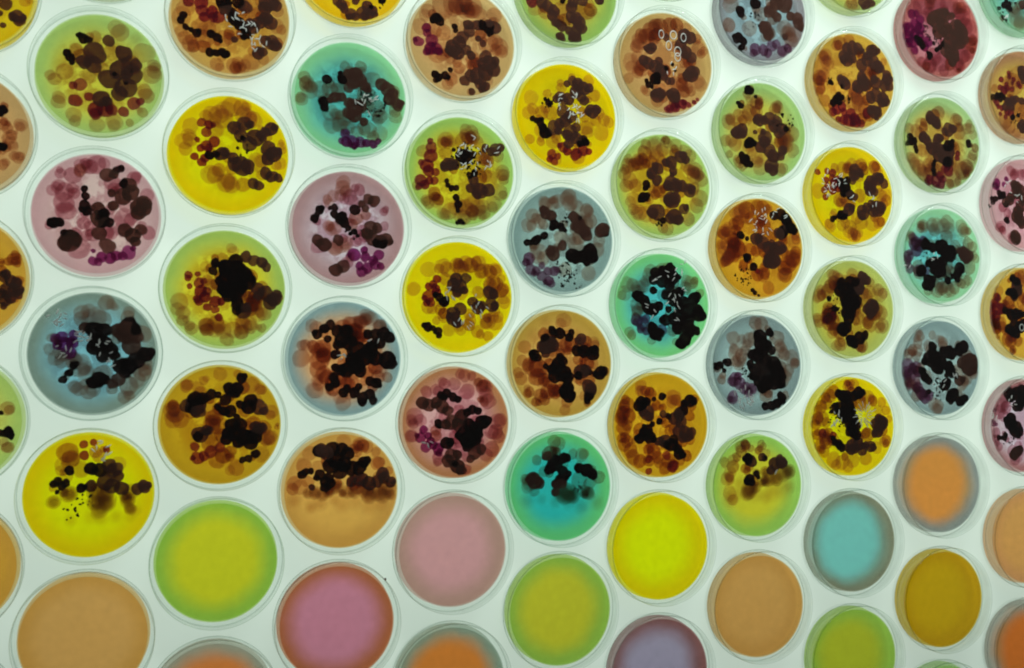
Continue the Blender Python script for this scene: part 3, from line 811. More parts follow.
D(0.981,-0.537,'190,158,76','160,134,52',.5,'b',
  'tan gel dish at the centre with rounded black colonies and no other colour than brown',
  '''P 4 81 15 -74 30 13 -79 5 11 64 38 13 -81 -28 13 -69 -46 7 6 -87 11 55 -3 13 1 34 15 -10 14 15 6 -36 13 -26 28 10 -20 23 11 33 37 8 67 35 10
39 -14 11 -86 -18 11 0 1 7 88 -15 9 34 -24 16 -21 50 16 10 -72 12 10 55 7 63 -1 11 -2 75 11 43 -61 9 p -33 77 15 -58 50 18 M -56 -10 19 -67
-3 13 -49 -26 17 -35 -30 13 -42 -60 14 -28 -53 15 -14 -53 14 -35 -67 12 -52 -72 9 -64 -53 10 51 1 15 33 7 11 8 34 14 11 24 9 37 -33 10 51 16
11 -25 -1 11 -47 -9 19 50 42 11 50 27 12 -7 -51 13 -36 -57 9 18 36 14 41 19 9 -17 -50 13 -46 -73 7 55 -33 12 -68 -56 9 62 -19 6 42 3 9 -37
56 11 -3 20 9 -30 -35 11 -26 41 12 -58 8 9 51 -74 8 K -55 15 11 -48 10 8 -58 17 8 -19 61 9 -3 56 11 -14 54 8 19 58 7 15 49 9 -33 46 10 30 24
11 44 23 13 62 19 14 66 25 10 -7 -3 14 1 4 11 -32 -6 6 -17 -10 12 -14 -23 14 4 -20 16 11 -26 13 8 -50 14 15 -63 12 11 -47 14 4 -57 10 20 -60
9 55 -16 7 77 -18 13 84 -15 10 68 -20 7 55 -60 11 51 -69 8 -3 11 9 33 -23 9 D -28 34 18 -37 30 13 -19 34 14 -32 20 10 39 46 11 33 43 8 40
-15 15 48 -13 11 55 -45 15 58 -50 13 1 -6 7''')
D(0.952,-2.840,'34,158,148','78,168,100',0.51,'',
  'turquoise gel dish whose lower half is bare, above the plain green dish',
  '''P -4 80 14 -47 51 10 25 61 10 43 59 14 46 60 10 77 16 13 -59 10 17 37 10 17 -70 16 10 -52 -7 10 55 -14 14 59 6 13 -34 29 10 -12 83 14 -68 16
10 61 28 12 3 44 13 46 -10 13 37 41 7 -66 1 12 -22 26 9 M -22 63 15 -13 66 10 -8 64 9 K 5 53 11 12 54 9 -10 48 12 -20 37 12 -24 32 9 -6 38
10 5 28 11 15 24 7 1 14 12 -10 6 9 37 34 10 52 30 13 63 23 11 66 18 8 34 35 8 10 18 7 -56 16 11 D -52 13 16 -42 9 11 -59 16 10 -27 58 10 -10
-9 9 1 8 12 -11 5 8 d 12 -13 22 1 -12 17 23 -18 16 55 -12 13 48 -14 10 p -66 -23 18 -38 -21 13 73 -31 18 15 -29 16 -10 -28 13 41 -37 18 S 33
0 10 10''')
D(0.940,-5.130,'158,165,38','117,158,58',0.56,'',
  'plain olive green gel dish without colonies, left of the plain bright yellow dish',
  '')
D(3.200,7.700,'150,185,140','162,185,136',0.66,'',
  'dish barely showing its lower rim at the top edge, above the dish with white bubbles',
  '')
D(3.170,5.340,'194,162,96','174,150,86',.5,'b',
  'tan gel dish with a row of white bubble rings on its dark colonies',
  '''P -57 38 17 -65 27 12 -76 -3 17 -61 6 14 -80 -36 11 71 36 16 83 32 10 67 -29 17 47 -45 12 20 -36 13 -19 -72 16 -42 -59 10 -3 -14 14 -53 -15
16 40 5 12 69 56 10 63 -21 9 -73 -14 14 45 14 12 -6 -23 8 -16 -52 15 -34 32 7 -13 -24 7 54 -51 11 33 19 11 75 -35 15 68 50 8 -61 29 15 -16
-62 14 44 72 13 -61 -22 13 77 26 10 -47 -56 9 M -30 62 20 -53 49 15 -42 50 17 -11 71 18 9 77 16 24 78 15 -22 73 15 -18 56 14 -50 -7 14 -57
-18 12 35 -39 14 47 5 11 -31 -23 9 21 35 13 17 -76 12 0 59 8 38 -52 14 -1 -16 13 55 9 11 36 -27 12 -6 -69 10 -24 50 15 D -34 25 11 -28 30 9
-40 26 8 -48 2 11 -38 -3 13 -23 -8 14 -15 3 9 -11 -14 13 40 58 15 52 56 14 32 40 13 44 26 13 55 17 12 40 22 9 55 -16 16 63 -11 11 47 -20 12
-19 -65 15 -11 -60 11 -25 -62 9 16 -62 15 21 -65 11 8 -59 9 12 -34 8 1 51 8 -4 -28 8 4 -34 8 K -25 -33 11 -38 -45 7 -19 -36 8 -42 -38 5 -19
-26 9 0 -10 6 20 -13 3 -31 -48 5 14 -1 4 R 8 -89 9 19 -85 11 35 -78 10 2 -91 7 49 -78 6 61 -72 5 68 -66 4 39 -74 7 V 23 -82 6 O -11 56 8 15
57 8 37 54 8 5 35 9 24 25 9 24 14 8 W 8 -9 13 5''')
D(3.103,2.935,'198,192,40','147,185,91',0.56,'b',
  'green gel dish between the bubbly tan dish and the glossy turquoise dish',
  '''P -75 35 15 -83 18 14 -75 47 10 -71 6 17 -79 -5 14 -60 -4 14 -64 -29 14 -53 -56 17 -64 -50 12 8 -84 14 54 -64 14 78 -21 18 71 -36 16 83 14
14 68 24 18 76 25 13 6 85 13 -21 72 18 25 78 16 -14 51 18 46 69 15 58 61 14 -18 -12 15 -2 69 14 -37 78 11 -33 -27 12 56 34 13 79 23 11 -11
42 8 68 34 17 -22 -66 11 -14 64 15 -55 -56 12 -23 -5 13 -19 81 15 -70 -36 12 -39 -59 16 48 41 12 -73 39 9 66 30 14 -2 -83 12 2 -24 11 M -40
60 16 -52 42 17 -56 38 13 -25 43 14 -10 -12 14 -44 49 12 68 28 12 6 89 9 -82 26 10 13 -35 10 25 64 12 -18 -19 11 7 -54 9 37 -12 11 0 -7 9
-52 45 11 -33 -29 6 -24 13 6 66 -3 13 -37 40 10 0 89 6 -63 36 14 -20 27 11 24 73 9 8 41 14 D 37 58 13 48 53 9 43 62 9 17 46 13 6 45 9 21 29
9 19 23 6 -12 32 12 -18 37 8 -25 22 12 -29 19 8 -14 9 11 17 4 16 9 0 11 28 1 14 40 1 12 56 -7 14 60 -5 10 17 -28 17 24 -24 13 9 -29 11 -16
-53 18 -24 -55 12 24 -60 16 32 -66 11 13 -64 11 44 -44 11 48 -41 7 K -37 1 8 -39 -8 6 -43 -26 11 -35 -22 7 -49 -30 7 -1 -69 7 -11 -75 3 -15
-79 2 -33 -3 5 -5 -78 3 S -9 -73 9 5''')
D(3.062,0.600,'72,184,182','105,190,115',0.46,'g',
  'turquoise gel dish almost filled by glossy black colonies with white rods',
  '''P -74 38 15 -80 21 15 -85 17 10 62 45 15 68 44 10 -29 57 14 -50 32 16 -38 36 15 -50 -3 18 -54 -13 12 23 -47 14 50 35 14 -70 -53 11 57 -39 12
-34 46 12 31 28 10 -23 -68 10 34 -28 10 39 -35 16 28 -4 12 12 54 12 49 -52 11 28 -71 8 81 24 10 11 -15 6 -15 54 11 -65 -59 10 -42 -2 13 51
-6 10 -52 27 12 52 49 12 -24 66 14 -57 -23 9 25 41 12 10 76 8 -6 66 12 2 66 16 18 29 9 -17 0 11 -62 37 14 -28 -43 7 70 49 9 15 14 11 U -54
-30 13 -42 -37 15 -35 -27 9 -46 -47 9 -1 -47 11 -57 -34 7 -35 -51 9 K -15 61 12 16 69 13 2 65 12 23 55 14 0 51 16 -19 48 10 15 41 12 35 55 6
16 76 8 -50 16 12 -38 8 12 -57 18 8 -31 -6 13 -19 -9 13 -8 -2 10 -19 28 8 8 21 11 23 23 10 38 27 10 23 9 12 34 6 12 46 6 12 68 14 13 74 18
10 58 -11 17 77 -16 15 85 -19 11 38 -22 17 50 -32 17 23 -26 12 7 -29 12 0 -29 8 34 -43 14 61 -49 13 73 -49 9 49 -64 15 40 -74 12 34 -74 8
-20 -47 12 -16 -57 12 -23 -40 8 -4 -54 9 13 -8 7 77 -7 11 -8 -64 7 W -4 51 22 4 23 62 15 3 31 24 18 6 -27 -2 9 2 23 -10 22 7 -16 -19 11 2 41
71 17 5''')
D(3.016,-1.718,'190,158,25','168,136,18',.5,'b',
  'mustard gel dish with black and rust brown colonies, above the plain bright yellow dish',
  '''P -42 76 12 -41 66 11 28 53 16 24 45 13 -3 -40 9 -57 -29 6 -30 24 9 -49 -17 10 -45 67 10 M -71 39 16 -74 49 10 -81 21 15 -85 15 12 -67 18 15
-78 -6 15 -71 1 12 -82 -23 10 -77 -36 14 -64 -47 15 -59 -60 15 -45 -68 14 -71 -30 13 -22 59 14 -33 66 11 -10 38 11 -15 -51 15 -22 -44 11 -7
-62 13 16 -69 15 8 -83 13 -26 -68 12 27 -77 12 12 7 13 20 -11 13 5 34 8 32 48 12 54 -60 12 62 17 11 35 -38 11 -27 -46 11 1 33 7 -75 -23 11
-77 37 13 65 36 11 -81 9 12 -14 34 8 -44 -8 14 -14 -33 6 41 -68 11 48 -35 9 29 -8 13 -23 64 10 73 50 9 -5 -72 11 -78 24 15 17 -40 13 62 -29
11 45 30 11 1 10 10 R 25 -80 12 -26 -88 7 12 -59 9 -26 -65 8 D -29 24 16 -24 17 10 -37 25 10 32 13 15 39 20 13 43 6 13 39 -11 14 54 -18 16
64 -17 12 47 -25 11 8 -31 13 -3 -31 10 5 21 8 K -41 42 14 -46 38 12 -31 45 10 3 55 8 7 55 5 -14 50 5 63 46 13 69 46 10 51 41 9 47 27 12 -3 7
7 -18 2 6 -33 -17 14 -28 -10 12 -45 -25 11 -50 -25 7 -22 -24 12 -15 -27 7 27 -28 10 23 -38 14 35 -46 10 39 -56 12 46 -58 8 12 -38 9 -35 -3 6
16 17 7''')
D(2.996,-4.047,'202,208,0','218,172,0',.45,'',
  'plain bright yellow gel dish without colonies',
  '')
D(2.970,-6.400,'130,130,145','105,72,68',.5,'',
  'plain grey mauve gel dish without colonies, cut by the bottom edge',
  '')
D(5.330,6.570,'148,188,190','125,130,130',.5,'g',
  'blue grey gel dish cut by the top edge, violet cluster at its bottom',
  '''P -72 11 19 -77 -32 15 -30 -35 17 -6 -3 16 50 -27 18 60 -30 15 -84 -44 3 66 -48 17 -41 -76 6 -43 -13 7 23 -11 12 -76 -33 15 37 37 17 18 16 9
-74 25 16 89 -17 7 59 -37 17 71 -38 18 23 14 13 -57 -57 6 17 -40 14 20 22 13 -15 8 11 -82 -43 3 6 -49 11 57 -41 6 -54 46 8 -38 49 13 29 62 9
K -51 0 10 -49 -8 8 -16 17 12 -56 -57 12 -44 -62 9 -50 -76 7 -47 -74 7 -63 -55 7 -5 63 13 -12 78 7 D 51 26 20 32 22 15 17 3 13 32 -4 12 13 7
10 7 -31 16 14 -43 13 3 -28 11 65 0 10 82 -3 13 84 -14 13 88 -22 8 52 -44 7 -56 57 13 U -17 -76 13 2 -76 12 21 -66 12 31 -61 10 45 -74 12
-21 -84 9 12 -81 10 58 -67 10 S -16 -17 17 18''')
D(5.297,4.135,'192,195,72','142,185,106',0.46,'b',
  'green gel dish with three small black colonies at its upper left, beside the mustard dish',
  '''P -11 60 16 -28 37 18 -40 25 17 -76 15 16 -72 19 12 -82 -23 13 -61 -27 16 -16 -50 18 -4 -71 18 -53 -63 14 41 -74 14 30 48 15 34 52 11 67 3
19 50 -9 17 71 -33 15 -75 -50 9 -24 -39 13 46 -16 16 -7 53 10 48 -71 12 60 -9 13 -27 -33 10 -72 22 12 -31 84 6 -21 64 16 -33 75 11 -53 30 13
-70 -22 14 38 58 10 -29 -58 9 -11 -61 13 59 -14 14 61 -27 11 -36 -33 9 -12 39 15 37 53 14 -45 -71 11 M -7 56 11 -44 21 11 46 -13 12 -15 41
12 -46 55 7 61 9 7 -4 -30 11 -25 87 7 -3 3 7 -53 6 12 39 -18 13 -6 62 9 -51 -60 10 -39 -61 9 21 16 15 53 -30 10 D -46 1 14 -56 -5 14 -62 -6
10 -48 -5 13 -7 24 13 -13 23 9 18 29 14 5 25 10 30 15 15 38 1 12 46 9 13 7 -12 16 5 -19 13 -4 -31 13 17 -37 15 25 -47 14 21 -66 16 25 -76 12
14 -72 10 46 -35 11 42 -46 10 50 -31 8 3 1 7 -16 -1 5 34 23 13 K -32 86 7 -31 83 10 -25 82 8 -34 89 4 -54 55 5 -48 50 7 -14 71 4 -28 -23 12
-34 -26 9 -20 -23 8 -47 -50 8 -43 -59 9 -35 -65 9 -27 -67 7 -37 -55 9 55 10 7 47 39 4 S 49 24 24 20 63 21 12 5''')
D(5.203,1.787,'200,160,35','180,140,30',.5,'b',
  'amber gel dish with white flecks at upper right and a black spidery spot below',
  '''P -39 67 21 -51 66 16 -80 28 14 -76 33 12 -72 -24 15 -80 -3 15 -76 4 12 21 -79 14 80 18 16 85 21 11 9 -54 15 54 -52 14 -80 -31 11 -85 5 11
84 28 10 -43 72 14 62 47 11 -70 40 10 -79 -13 16 M -27 75 19 -2 81 17 10 82 16 -47 49 15 10 44 18 1 51 14 -52 -2 21 -60 -13 18 -44 -5 17 -68
-20 15 -56 5 16 77 -18 19 67 -30 19 84 -7 14 58 -38 16 -36 -37 12 -4 -54 14 13 -50 13 -20 -4 14 -52 34 12 -83 25 11 30 27 13 55 17 11 9 -10
10 -74 30 11 6 3 11 -22 -25 7 -26 -27 6 6 57 12 79 42 9 70 48 13 -56 13 16 60 -52 16 61 53 10 -50 30 7 -57 46 12 28 -16 14 16 -16 7 -8 -6 12
21 79 11 22 4 12 12 -38 11 79 -20 17 -61 15 17 -21 59 13 56 -4 13 -76 -28 12 2 28 8 55 25 11 R -4 -47 6 K -43 25 8 -38 22 6 -27 18 5 -27 -19
9 -29 -23 7 -13 -38 9 -15 -85 5 -10 -90 5 -2 -95 3 35 67 10 51 70 12 66 56 12 61 62 12 76 44 11 81 38 9 72 43 13 55 35 13 47 31 9 D 47 31 13
59 39 11 -7 18 13 -1 20 10 9 11 14 21 1 14 46 2 15 54 0 10 34 -2 15 29 -24 18 38 -24 13 21 -28 13 21 -19 10 30 8 10 S -36 -57 21 34 W 6 55
27 12 10 69 15 6 43 71 12 3 63 61 10 2 13 30 12 3''')
D(5.137,-0.553,'138,176,170','104,128,124',.5,'g',
  'steel grey gel dish with one tall black colony mass and a white filigree patch',
  '''P -53 53 15 -35 50 11 -17 50 16 -23 39 12 -48 25 17 -40 10 15 -48 7 12 -80 -29 10 20 -61 15 54 29 17 79 15 17 86 4 12 70 -11 14 46 54 17 -3
83 15 62 22 14 24 -57 10 -52 32 11 -57 5 8 18 15 17 -77 -21 8 16 -49 13 33 56 6 52 38 14 24 -53 13 87 5 10 52 -16 11 -42 -1 11 63 -61 10 -9
55 13 10 82 16 -36 18 15 54 -32 17 9 -15 9 60 -14 9 55 -5 14 66 -21 13 -27 29 11 -89 -7 9 25 72 8 U -50 -29 15 -40 -36 14 -28 -46 13 -56 -32
11 -12 -47 11 -55 -64 13 -61 -68 8 -44 -22 9 -20 -54 11 K 7 57 15 1 61 9 9 43 16 13 32 16 28 66 9 32 63 7 23 39 12 34 29 9 -11 21 11 1 18 16
17 7 18 -16 3 8 -16 -4 6 -4 -11 15 37 0 18 45 -14 17 37 -32 18 53 -36 12 21 -36 16 4 -32 13 12 -43 14 45 -4 13 58 -22 9 12 -50 6 -90 -4 8
-93 0 5 -80 -2 6 -74 -11 5 -66 5 9 -72 7 6 -84 1 7 -12 -22 8 18 -82 9 32 -81 10 44 -77 10 54 -71 10 57 -65 9 51 -59 7 17 -16 9 -8 -25 7 S
-30 -16 13 12 W -32 -64 23 24''')
D(5.117,-2.943,'170,175,40','122,170,72',0.51,'',
  'green gel dish with brown colonies in its upper half only, lower half bare',
  '''P -37 77 13 -27 84 10 -26 78 12 9 82 9 7 73 8 -73 48 11 -54 52 12 -68 15 14 -62 26 15 -62 -13 16 -14 74 8 19 63 11 -55 -26 12 -18 9 7 -61 14
11 14 78 8 M -36 69 13 -26 81 11 -54 39 14 3 70 9 -18 39 11 -62 19 11 -46 57 10 -26 35 11 55 39 7 -23 30 9 -7 9 11 D -14 49 13 -22 55 9 11
56 9 17 54 7 39 41 14 55 44 13 51 51 10 62 44 8 31 30 10 d 59 24 19 72 26 16 18 27 12 -2 24 11 26 13 18 43 12 16 18 9 12 -18 -7 20 -22 -14
17 -6 -4 14 10 6 11 K -20 53 12 -26 53 8 -18 12 12 -22 9 9 -12 7 8 -2 24 7 17 55 6 51 48 9 2 17 5 p -55 -20 20 -6 -18 20 34 -13 22 59 -10 23
18 -23 18 -63 -27 18 71 -3 18 -38 4 19 -39 -14 14 W 37 24 6 2''')
D(5.126,-5.305,'168,135,70','160,125,60',.6,'',
  'plain tan gel dish without colonies, right of the plain bright yellow dish',
  '')
D(7.500,7.830,'190,192,80','152,185,106',0.56,'b',
  'green gel dish mostly cut off, above the mustard dish with plum red band',
  '''D 26 -77 14 33 -82 10 44 -78 9 25 -88 7 36 -20 11 27 27 12 58 -16 12 57 48 12 19 -32 9 77 13 12 13 8 9 34 44 8 -63 48 13 24 14 12 18 55 11
52 36 9 18 -50 8 34 -23 7 -38 -37 11 P -4 -84 15 6 -85 13 -14 -88 10 -36 -28 7 36 62 12 -11 -26 8 22 2 10 49 32 10 8 54 10 -60 27 9''')
D(7.468,5.363,'205,172,62','184,152,52',.5,'b',
  'mustard gel dish with a plum red band along its bottom and brown colonies',
  '''P -31 76 17 -40 71 12 -68 46 17 -75 23 20 -62 32 17 -82 0 17 -75 4 13 -81 -22 14 -78 -22 12 -70 -47 14 -9 84 14 2 -42 22 11 -34 18 15 -48 20
52 23 17 76 47 9 34 14 20 -82 -29 11 4 -20 16 40 26 15 -63 36 12 42 56 10 27 -58 17 -27 -43 7 3 -29 17 -70 7 15 51 30 16 -26 -7 6 58 69 8 M
-70 46 12 -35 72 11 -80 -7 12 13 61 10 47 19 11 19 -78 13 36 -6 16 53 27 11 -86 -4 12 24 53 12 86 7 12 32 -37 12 -54 -57 8 36 -67 15 D 0 69
15 13 69 13 -14 66 13 -23 50 13 -14 43 15 -5 48 13 -23 43 10 22 66 7 50 69 13 44 68 12 60 68 8 35 48 15 21 35 14 35 56 10 52 42 16 61 35 14
70 32 9 -25 -3 13 -19 -8 13 -32 2 9 12 -11 15 25 -2 17 21 9 13 34 -5 12 7 -15 9 56 0 14 52 8 10 84 10 14 88 -4 11 83 18 12 78 -2 14 92 15 5
42 -31 13 56 -26 15 73 -32 15 80 -38 10 69 -40 11 51 -61 15 59 -60 12 42 -58 11 56 -74 6 K -56 -7 6 -52 -9 5 -35 -34 9 -41 -42 11 -50 -50 8
-26 -12 7 -28 -37 7 -35 -47 8 -11 -39 4 R -42 -64 11 -50 -69 10 -24 -67 9 -7 -69 12 2 -80 13 -11 -84 14 6 -85 13 19 -88 9 -24 -84 11 33 -66
12 -28 -56 11 -37 -83 7 -3 -91 7 S -13 -39 10 6 -58 -6 9 5''')
D(7.390,2.974,'228,205,5','224,184,5',.5,'y',
  'yellow gel dish with pink white rods on its left, under the mustard dish',
  '''P 58 59 16 25 63 15 3 63 14 -19 51 17 -80 4 16 5 -81 17 10 -85 13 -52 -66 14 -55 -63 11 -28 -13 16 -20 -9 12 50 -58 17 66 -52 15 -25 -65 12
-3 -68 16 23 -56 16 83 4 16 73 3 15 -40 53 11 20 0 15 -46 -44 9 85 -7 13 -16 -59 12 13 -47 15 -19 -43 7 17 42 14 -8 -77 14 28 50 6 55 -44 11
-26 13 9 65 49 13 -14 -14 14 3 -21 8 56 62 14 78 -14 12 -20 23 12 31 -32 10 63 21 14 -8 60 10 58 -19 12 19 -79 9 -9 -18 12 17 63 12 -33 -48
10 -17 -52 8 -43 -38 8 -3 54 14 M 29 61 11 60 63 11 5 -79 11 -28 -17 10 71 -53 11 -10 55 12 6 -87 8 33 54 11 R -81 43 7 -58 46 7 -45 43 9
-60 28 7 -45 30 10 -39 23 12 -58 15 8 -65 7 8 -63 -8 7 -45 8 10 -32 31 8 -34 12 9 K -23 24 12 -15 14 13 -19 6 10 -10 29 9 -24 -43 11 -29 -45
8 -18 -46 8 -46 -52 7 -40 -49 5 -2 -1 11 -19 0 7 D 10 52 14 7 41 13 20 47 10 3 31 10 25 44 7 47 28 16 42 20 13 64 37 15 69 39 12 80 28 11 46
13 14 55 10 11 7 -4 9 -6 3 10 -7 -31 14 0 -27 9 -16 -37 8 28 -35 16 24 -41 11 37 -25 11 63 -26 18 72 -23 13 54 -32 13 48 -17 10 W -51 23 24
16 -62 3 12 7 -32 44 10 3 -15 25 8 2 2 -6 10 3 46 -10 14 5''')
D(7.378,0.611,'180,182,55','157,175,86',0.56,'b',
  'green gel dish with a central black colony mass, between two yellow dishes',
  '''P -45 68 12 -38 69 10 -79 26 15 -86 19 10 -82 -26 13 -81 -31 11 -30 -73 15 -27 -69 10 22 -76 15 70 31 16 75 34 12 73 -33 16 69 -33 11 69 -7
17 43 -30 18 35 26 15 1 70 15 -49 -50 13 12 -19 16 7 -8 16 -14 53 17 66 -38 13 -85 -20 11 -51 71 11 59 -2 16 39 -8 18 -12 6 14 4 -1 14 -77
37 11 44 56 11 26 -48 8 28 32 13 -22 23 9 -39 -76 13 64 41 14 41 36 16 M -52 46 16 -60 35 16 -43 54 15 -57 -6 18 -61 -17 16 -48 -27 18 -57
-31 16 -44 -42 15 38 -26 15 8 -23 11 56 -11 13 -34 50 12 -65 -24 11 -73 27 12 22 -80 11 -32 62 12 43 -2 11 0 49 14 -9 -53 11 -32 -48 16 2 61
12 17 11 9 -35 44 12 6 0 17 -55 -15 19 48 -14 11 7 -71 8 -47 47 11 -58 -9 12 16 -78 11 R -57 -20 11 -48 -16 10 -65 -24 8 D 27 63 14 35 60 11
22 69 10 13 44 16 17 41 13 48 4 18 52 8 13 39 0 14 43 -7 13 18 48 12 K -26 51 13 -4 55 14 9 55 11 -30 36 13 -13 40 17 -13 25 18 0 25 16 -9
10 19 4 10 14 -5 -5 16 -14 -8 14 -9 -19 14 -23 -42 15 -27 -42 12 -14 -38 13 -19 -49 8 -2 -67 14 -6 -64 11 16 -60 14 29 -54 10 3 -75 8 13 18
11 45 -4 11 -18 14 11 13 37 9 -56 20 6 -44 0 7 -37 -1 5 S -43 9 22 20''')
D(7.340,-1.803,'226,198,0','215,175,0',.5,'y',
  'yellow gel dish with a white starburst among black and amber colonies',
  '''P -5 85 13 -10 82 12 37 59 17 46 56 11 72 49 11 63 33 11 79 -32 14 82 -29 12 31 -66 15 1 -69 16 -25 -72 17 -40 -77 12 -46 -67 17 -12 -80 14
57 -44 14 89 14 9 24 63 13 82 32 11 -13 19 11 -38 -25 7 2 -9 10 5 85 13 75 -31 9 -42 33 13 M -73 41 14 -81 37 10 -62 49 15 -45 71 15 -53 63
15 -83 16 14 -87 5 12 -71 16 16 -67 -17 15 -63 -31 16 -77 -37 14 -68 -50 13 -58 -13 12 -86 -16 11 36 -18 16 32 -14 12 50 52 12 -62 9 11 -19
-61 9 20 48 17 -6 85 8 -50 -28 11 81 -36 9 -2 49 15 -65 -25 15 -52 -28 6 -1 72 10 -81 19 13 66 12 14 9 -26 17 74 -9 12 -75 -46 10 -11 89 8
-83 -11 8 -21 54 12 -63 59 12 R -71 -13 10 -46 -17 8 K -23 63 13 -15 60 15 -32 67 10 7 63 12 16 69 13 24 69 9 -11 49 15 -6 38 14 -32 38 13
-41 41 9 -24 27 13 -15 23 14 -2 30 12 2 12 14 -7 4 11 6 1 14 1 -10 14 10 -18 12 -7 -10 11 -33 -35 10 -42 -32 8 -25 -43 9 -46 -24 7 -2 19 11
-20 12 7 -31 -39 9 -49 31 5 D 1 -40 16 -3 -47 12 14 -36 14 23 -47 13 44 -42 12 49 -44 9 31 -40 9 -12 -43 9 72 7 15 67 0 15 76 9 11 62 -11 13
58 4 14 54 -15 9 63 15 10 S -35 12 22 20 -49 27 14 10 W 28 22 28 34 -45 16 20 14''')
D(7.327,-4.158,'100,172,160','104,112,88',.6,'',
  'plain pale teal gel dish without colonies',
  '')
D(7.310,-6.500,'145,160,35','117,158,58',0.56,'',
  'plain green gel dish without colonies, cut by the bottom edge on the right',
  '')
D(9.680,6.620,'190,138,142','166,98,88',.5,'r',
  'rose red gel dish with magenta colonies, cut by the top edge on the right',
  '''r -10 62 24 -45 53 24 -66 42 21 25 60 25 60 37 21 78 18 19 85 -9 13 73 -37 16 45 -70 15 -28 -76 18 2 -65 24 -19 -56 21 -50 -70 12 58 -48 18
68 54 12 8 -84 14 14 51 9 52 44 17 -41 -41 7 45 2 13 -30 33 18 65 -46 14 28 -17 18 -62 -28 8 -29 -74 19 49 -66 15 4 -22 6 23 -48 13 67 19 19
-29 34 11 M 79 -22 17 46 57 14 23 -69 14 -38 -79 11 84 -33 8 45 -80 6 -27 58 14 48 -79 5 84 -12 13 56 58 14 -22 69 12 27 -57 13 V -73 31 11
-62 33 8 -52 21 11 -80 -3 15 -83 -18 14 -63 7 15 -53 2 13 -70 -28 14 -67 -46 10 -53 -15 11 -43 -34 13 -32 -25 12 -81 -32 11 -87 2 10 -67 -14
13 K -59 -22 9 -53 -27 10 -46 -35 8 -63 -19 6 -28 -53 8 -29 -57 7 -34 -48 4 -10 -40 6 -18 -26 4 8 -27 8 -1 -33 6 D -14 27 19 0 34 17 11 38
16 -24 23 12 14 44 9 0 22 12 30 37 9 10 9 19 -4 1 17 17 1 17 42 12 19 53 13 14 56 2 17 45 -8 19 63 -10 12 52 -20 14 24 -25 19 13 -38 16 34
-45 14 37 -53 12 30 -63 11 23 -46 14 38 -27 12 31 -68 5 46 21 11 S -32 -4 18 22 -4 -22 16 14 -8 -40 8 5''')
D(9.654,4.194,'196,192,85','142,182,116',0.51,'b',
  'green gel dish with olive brown colonies, under the rose red dish',
  '''P -7 64 18 -2 69 13 39 52 17 44 55 13 -49 36 17 -63 24 15 76 39 13 74 48 10 84 25 11 -71 -41 16 -78 -35 13 -59 -55 18 -46 -67 17 48 28 17 51
-54 21 66 -46 18 83 -19 13 70 -53 10 31 -73 20 42 -78 10 21 -85 11 -32 -47 16 -14 -58 16 -50 -18 14 89 -4 10 -81 26 13 55 -55 20 -24 -18 16
65 -50 16 22 -84 11 76 -48 8 -50 -60 14 -26 56 11 88 -3 10 -54 19 14 -32 -69 17 67 37 13 -22 -50 14 -6 38 12 -68 -48 15 -17 -46 16 80 -28 14
M -45 33 12 0 -65 13 -33 -59 13 64 -60 10 48 39 11 -44 43 10 31 -7 17 34 -4 8 -14 63 12 78 2 6 22 -41 18 5 -32 12 13 18 10 D -26 55 14 -28
51 11 -12 45 13 -10 41 11 -19 50 11 20 32 15 11 27 10 30 34 11 -43 10 14 -47 11 10 -36 3 11 -8 10 12 -3 12 10 -13 6 9 -22 -12 15 -13 -8 12 1
-18 16 -9 -23 16 14 -29 17 19 -17 16 5 -33 13 19 -40 13 10 -21 14 -32 -9 9 K -79 9 9 -77 0 10 -68 2 8 -66 -11 6 -64 -19 6 -86 -5 6 71 8 7 72
2 7 -21 -47 6 -21 -58 7 -19 -66 6 29 7 6 19 -5 14 27 -1 8 -18 -39 5 14 -37 14 10 -10 10 R 43 -19 7 41 -28 7 18 -56 14 9 -53 11 -32 -80 12
-15 -81 14 -1 -87 11 -18 -88 8 4 -76 9 -37 -82 8 -5 -69 11 -10 -93 5''')
D(9.623,1.796,'98,195,190','132,196,146',0.46,'g',
  'turquoise gel dish with violet black colonies on the right, under the green dish',
  '''P -46 61 15 -46 60 11 -23 64 16 -9 63 18 5 64 17 16 72 17 19 60 15 58 56 16 60 55 11 69 28 15 14 41 16 79 20 14 17 -36 18 -20 -33 16 -12 -73
18 11 -72 19 2 -67 16 21 -74 15 58 -54 16 49 -58 12 -61 -27 16 -78 33 13 71 -23 17 12 -21 17 89 -4 10 36 23 13 60 -1 10 -4 -44 10 81 2 12
-59 -39 15 28 7 14 -35 -10 7 44 3 14 41 -54 12 41 17 7 -10 -40 14 52 64 16 67 -51 12 -14 22 12 -78 41 10 70 55 9 -2 -71 16 31 -68 15 -53 56
11 -21 -58 13 1 10 11 -36 -74 13 10 -36 14 -19 54 15 -52 63 10 -27 23 10 34 -33 14 U -69 22 15 -65 26 13 -74 37 10 -56 19 15 -85 -5 13 -87
-12 10 -82 -31 11 -86 -23 9 -47 27 13 -65 7 13 -61 -34 13 -43 -34 12 -81 3 8 K -42 23 13 -35 20 10 -24 16 11 -5 19 14 4 21 14 -1 14 14 17 7
17 27 11 12 22 -1 14 8 2 11 -20 -18 16 -6 -21 16 -16 -29 15 -2 -33 14 -11 -40 10 -34 -18 9 3 -13 12 -52 -34 13 -57 -38 10 -34 -58 16 -39 -64
13 -30 -64 12 -25 -52 9 45 -27 14 49 -29 10 40 -39 11 35 -43 9 14 -53 9 16 -51 6 40 -51 7 26 -43 5 -10 25 7 D 59 4 16 69 1 14 55 8 14 64 -7
10 46 11 8 S -45 -3 13 8 19 -43 13 6 W -87 -23 8 2 -17 -4 13 4''')
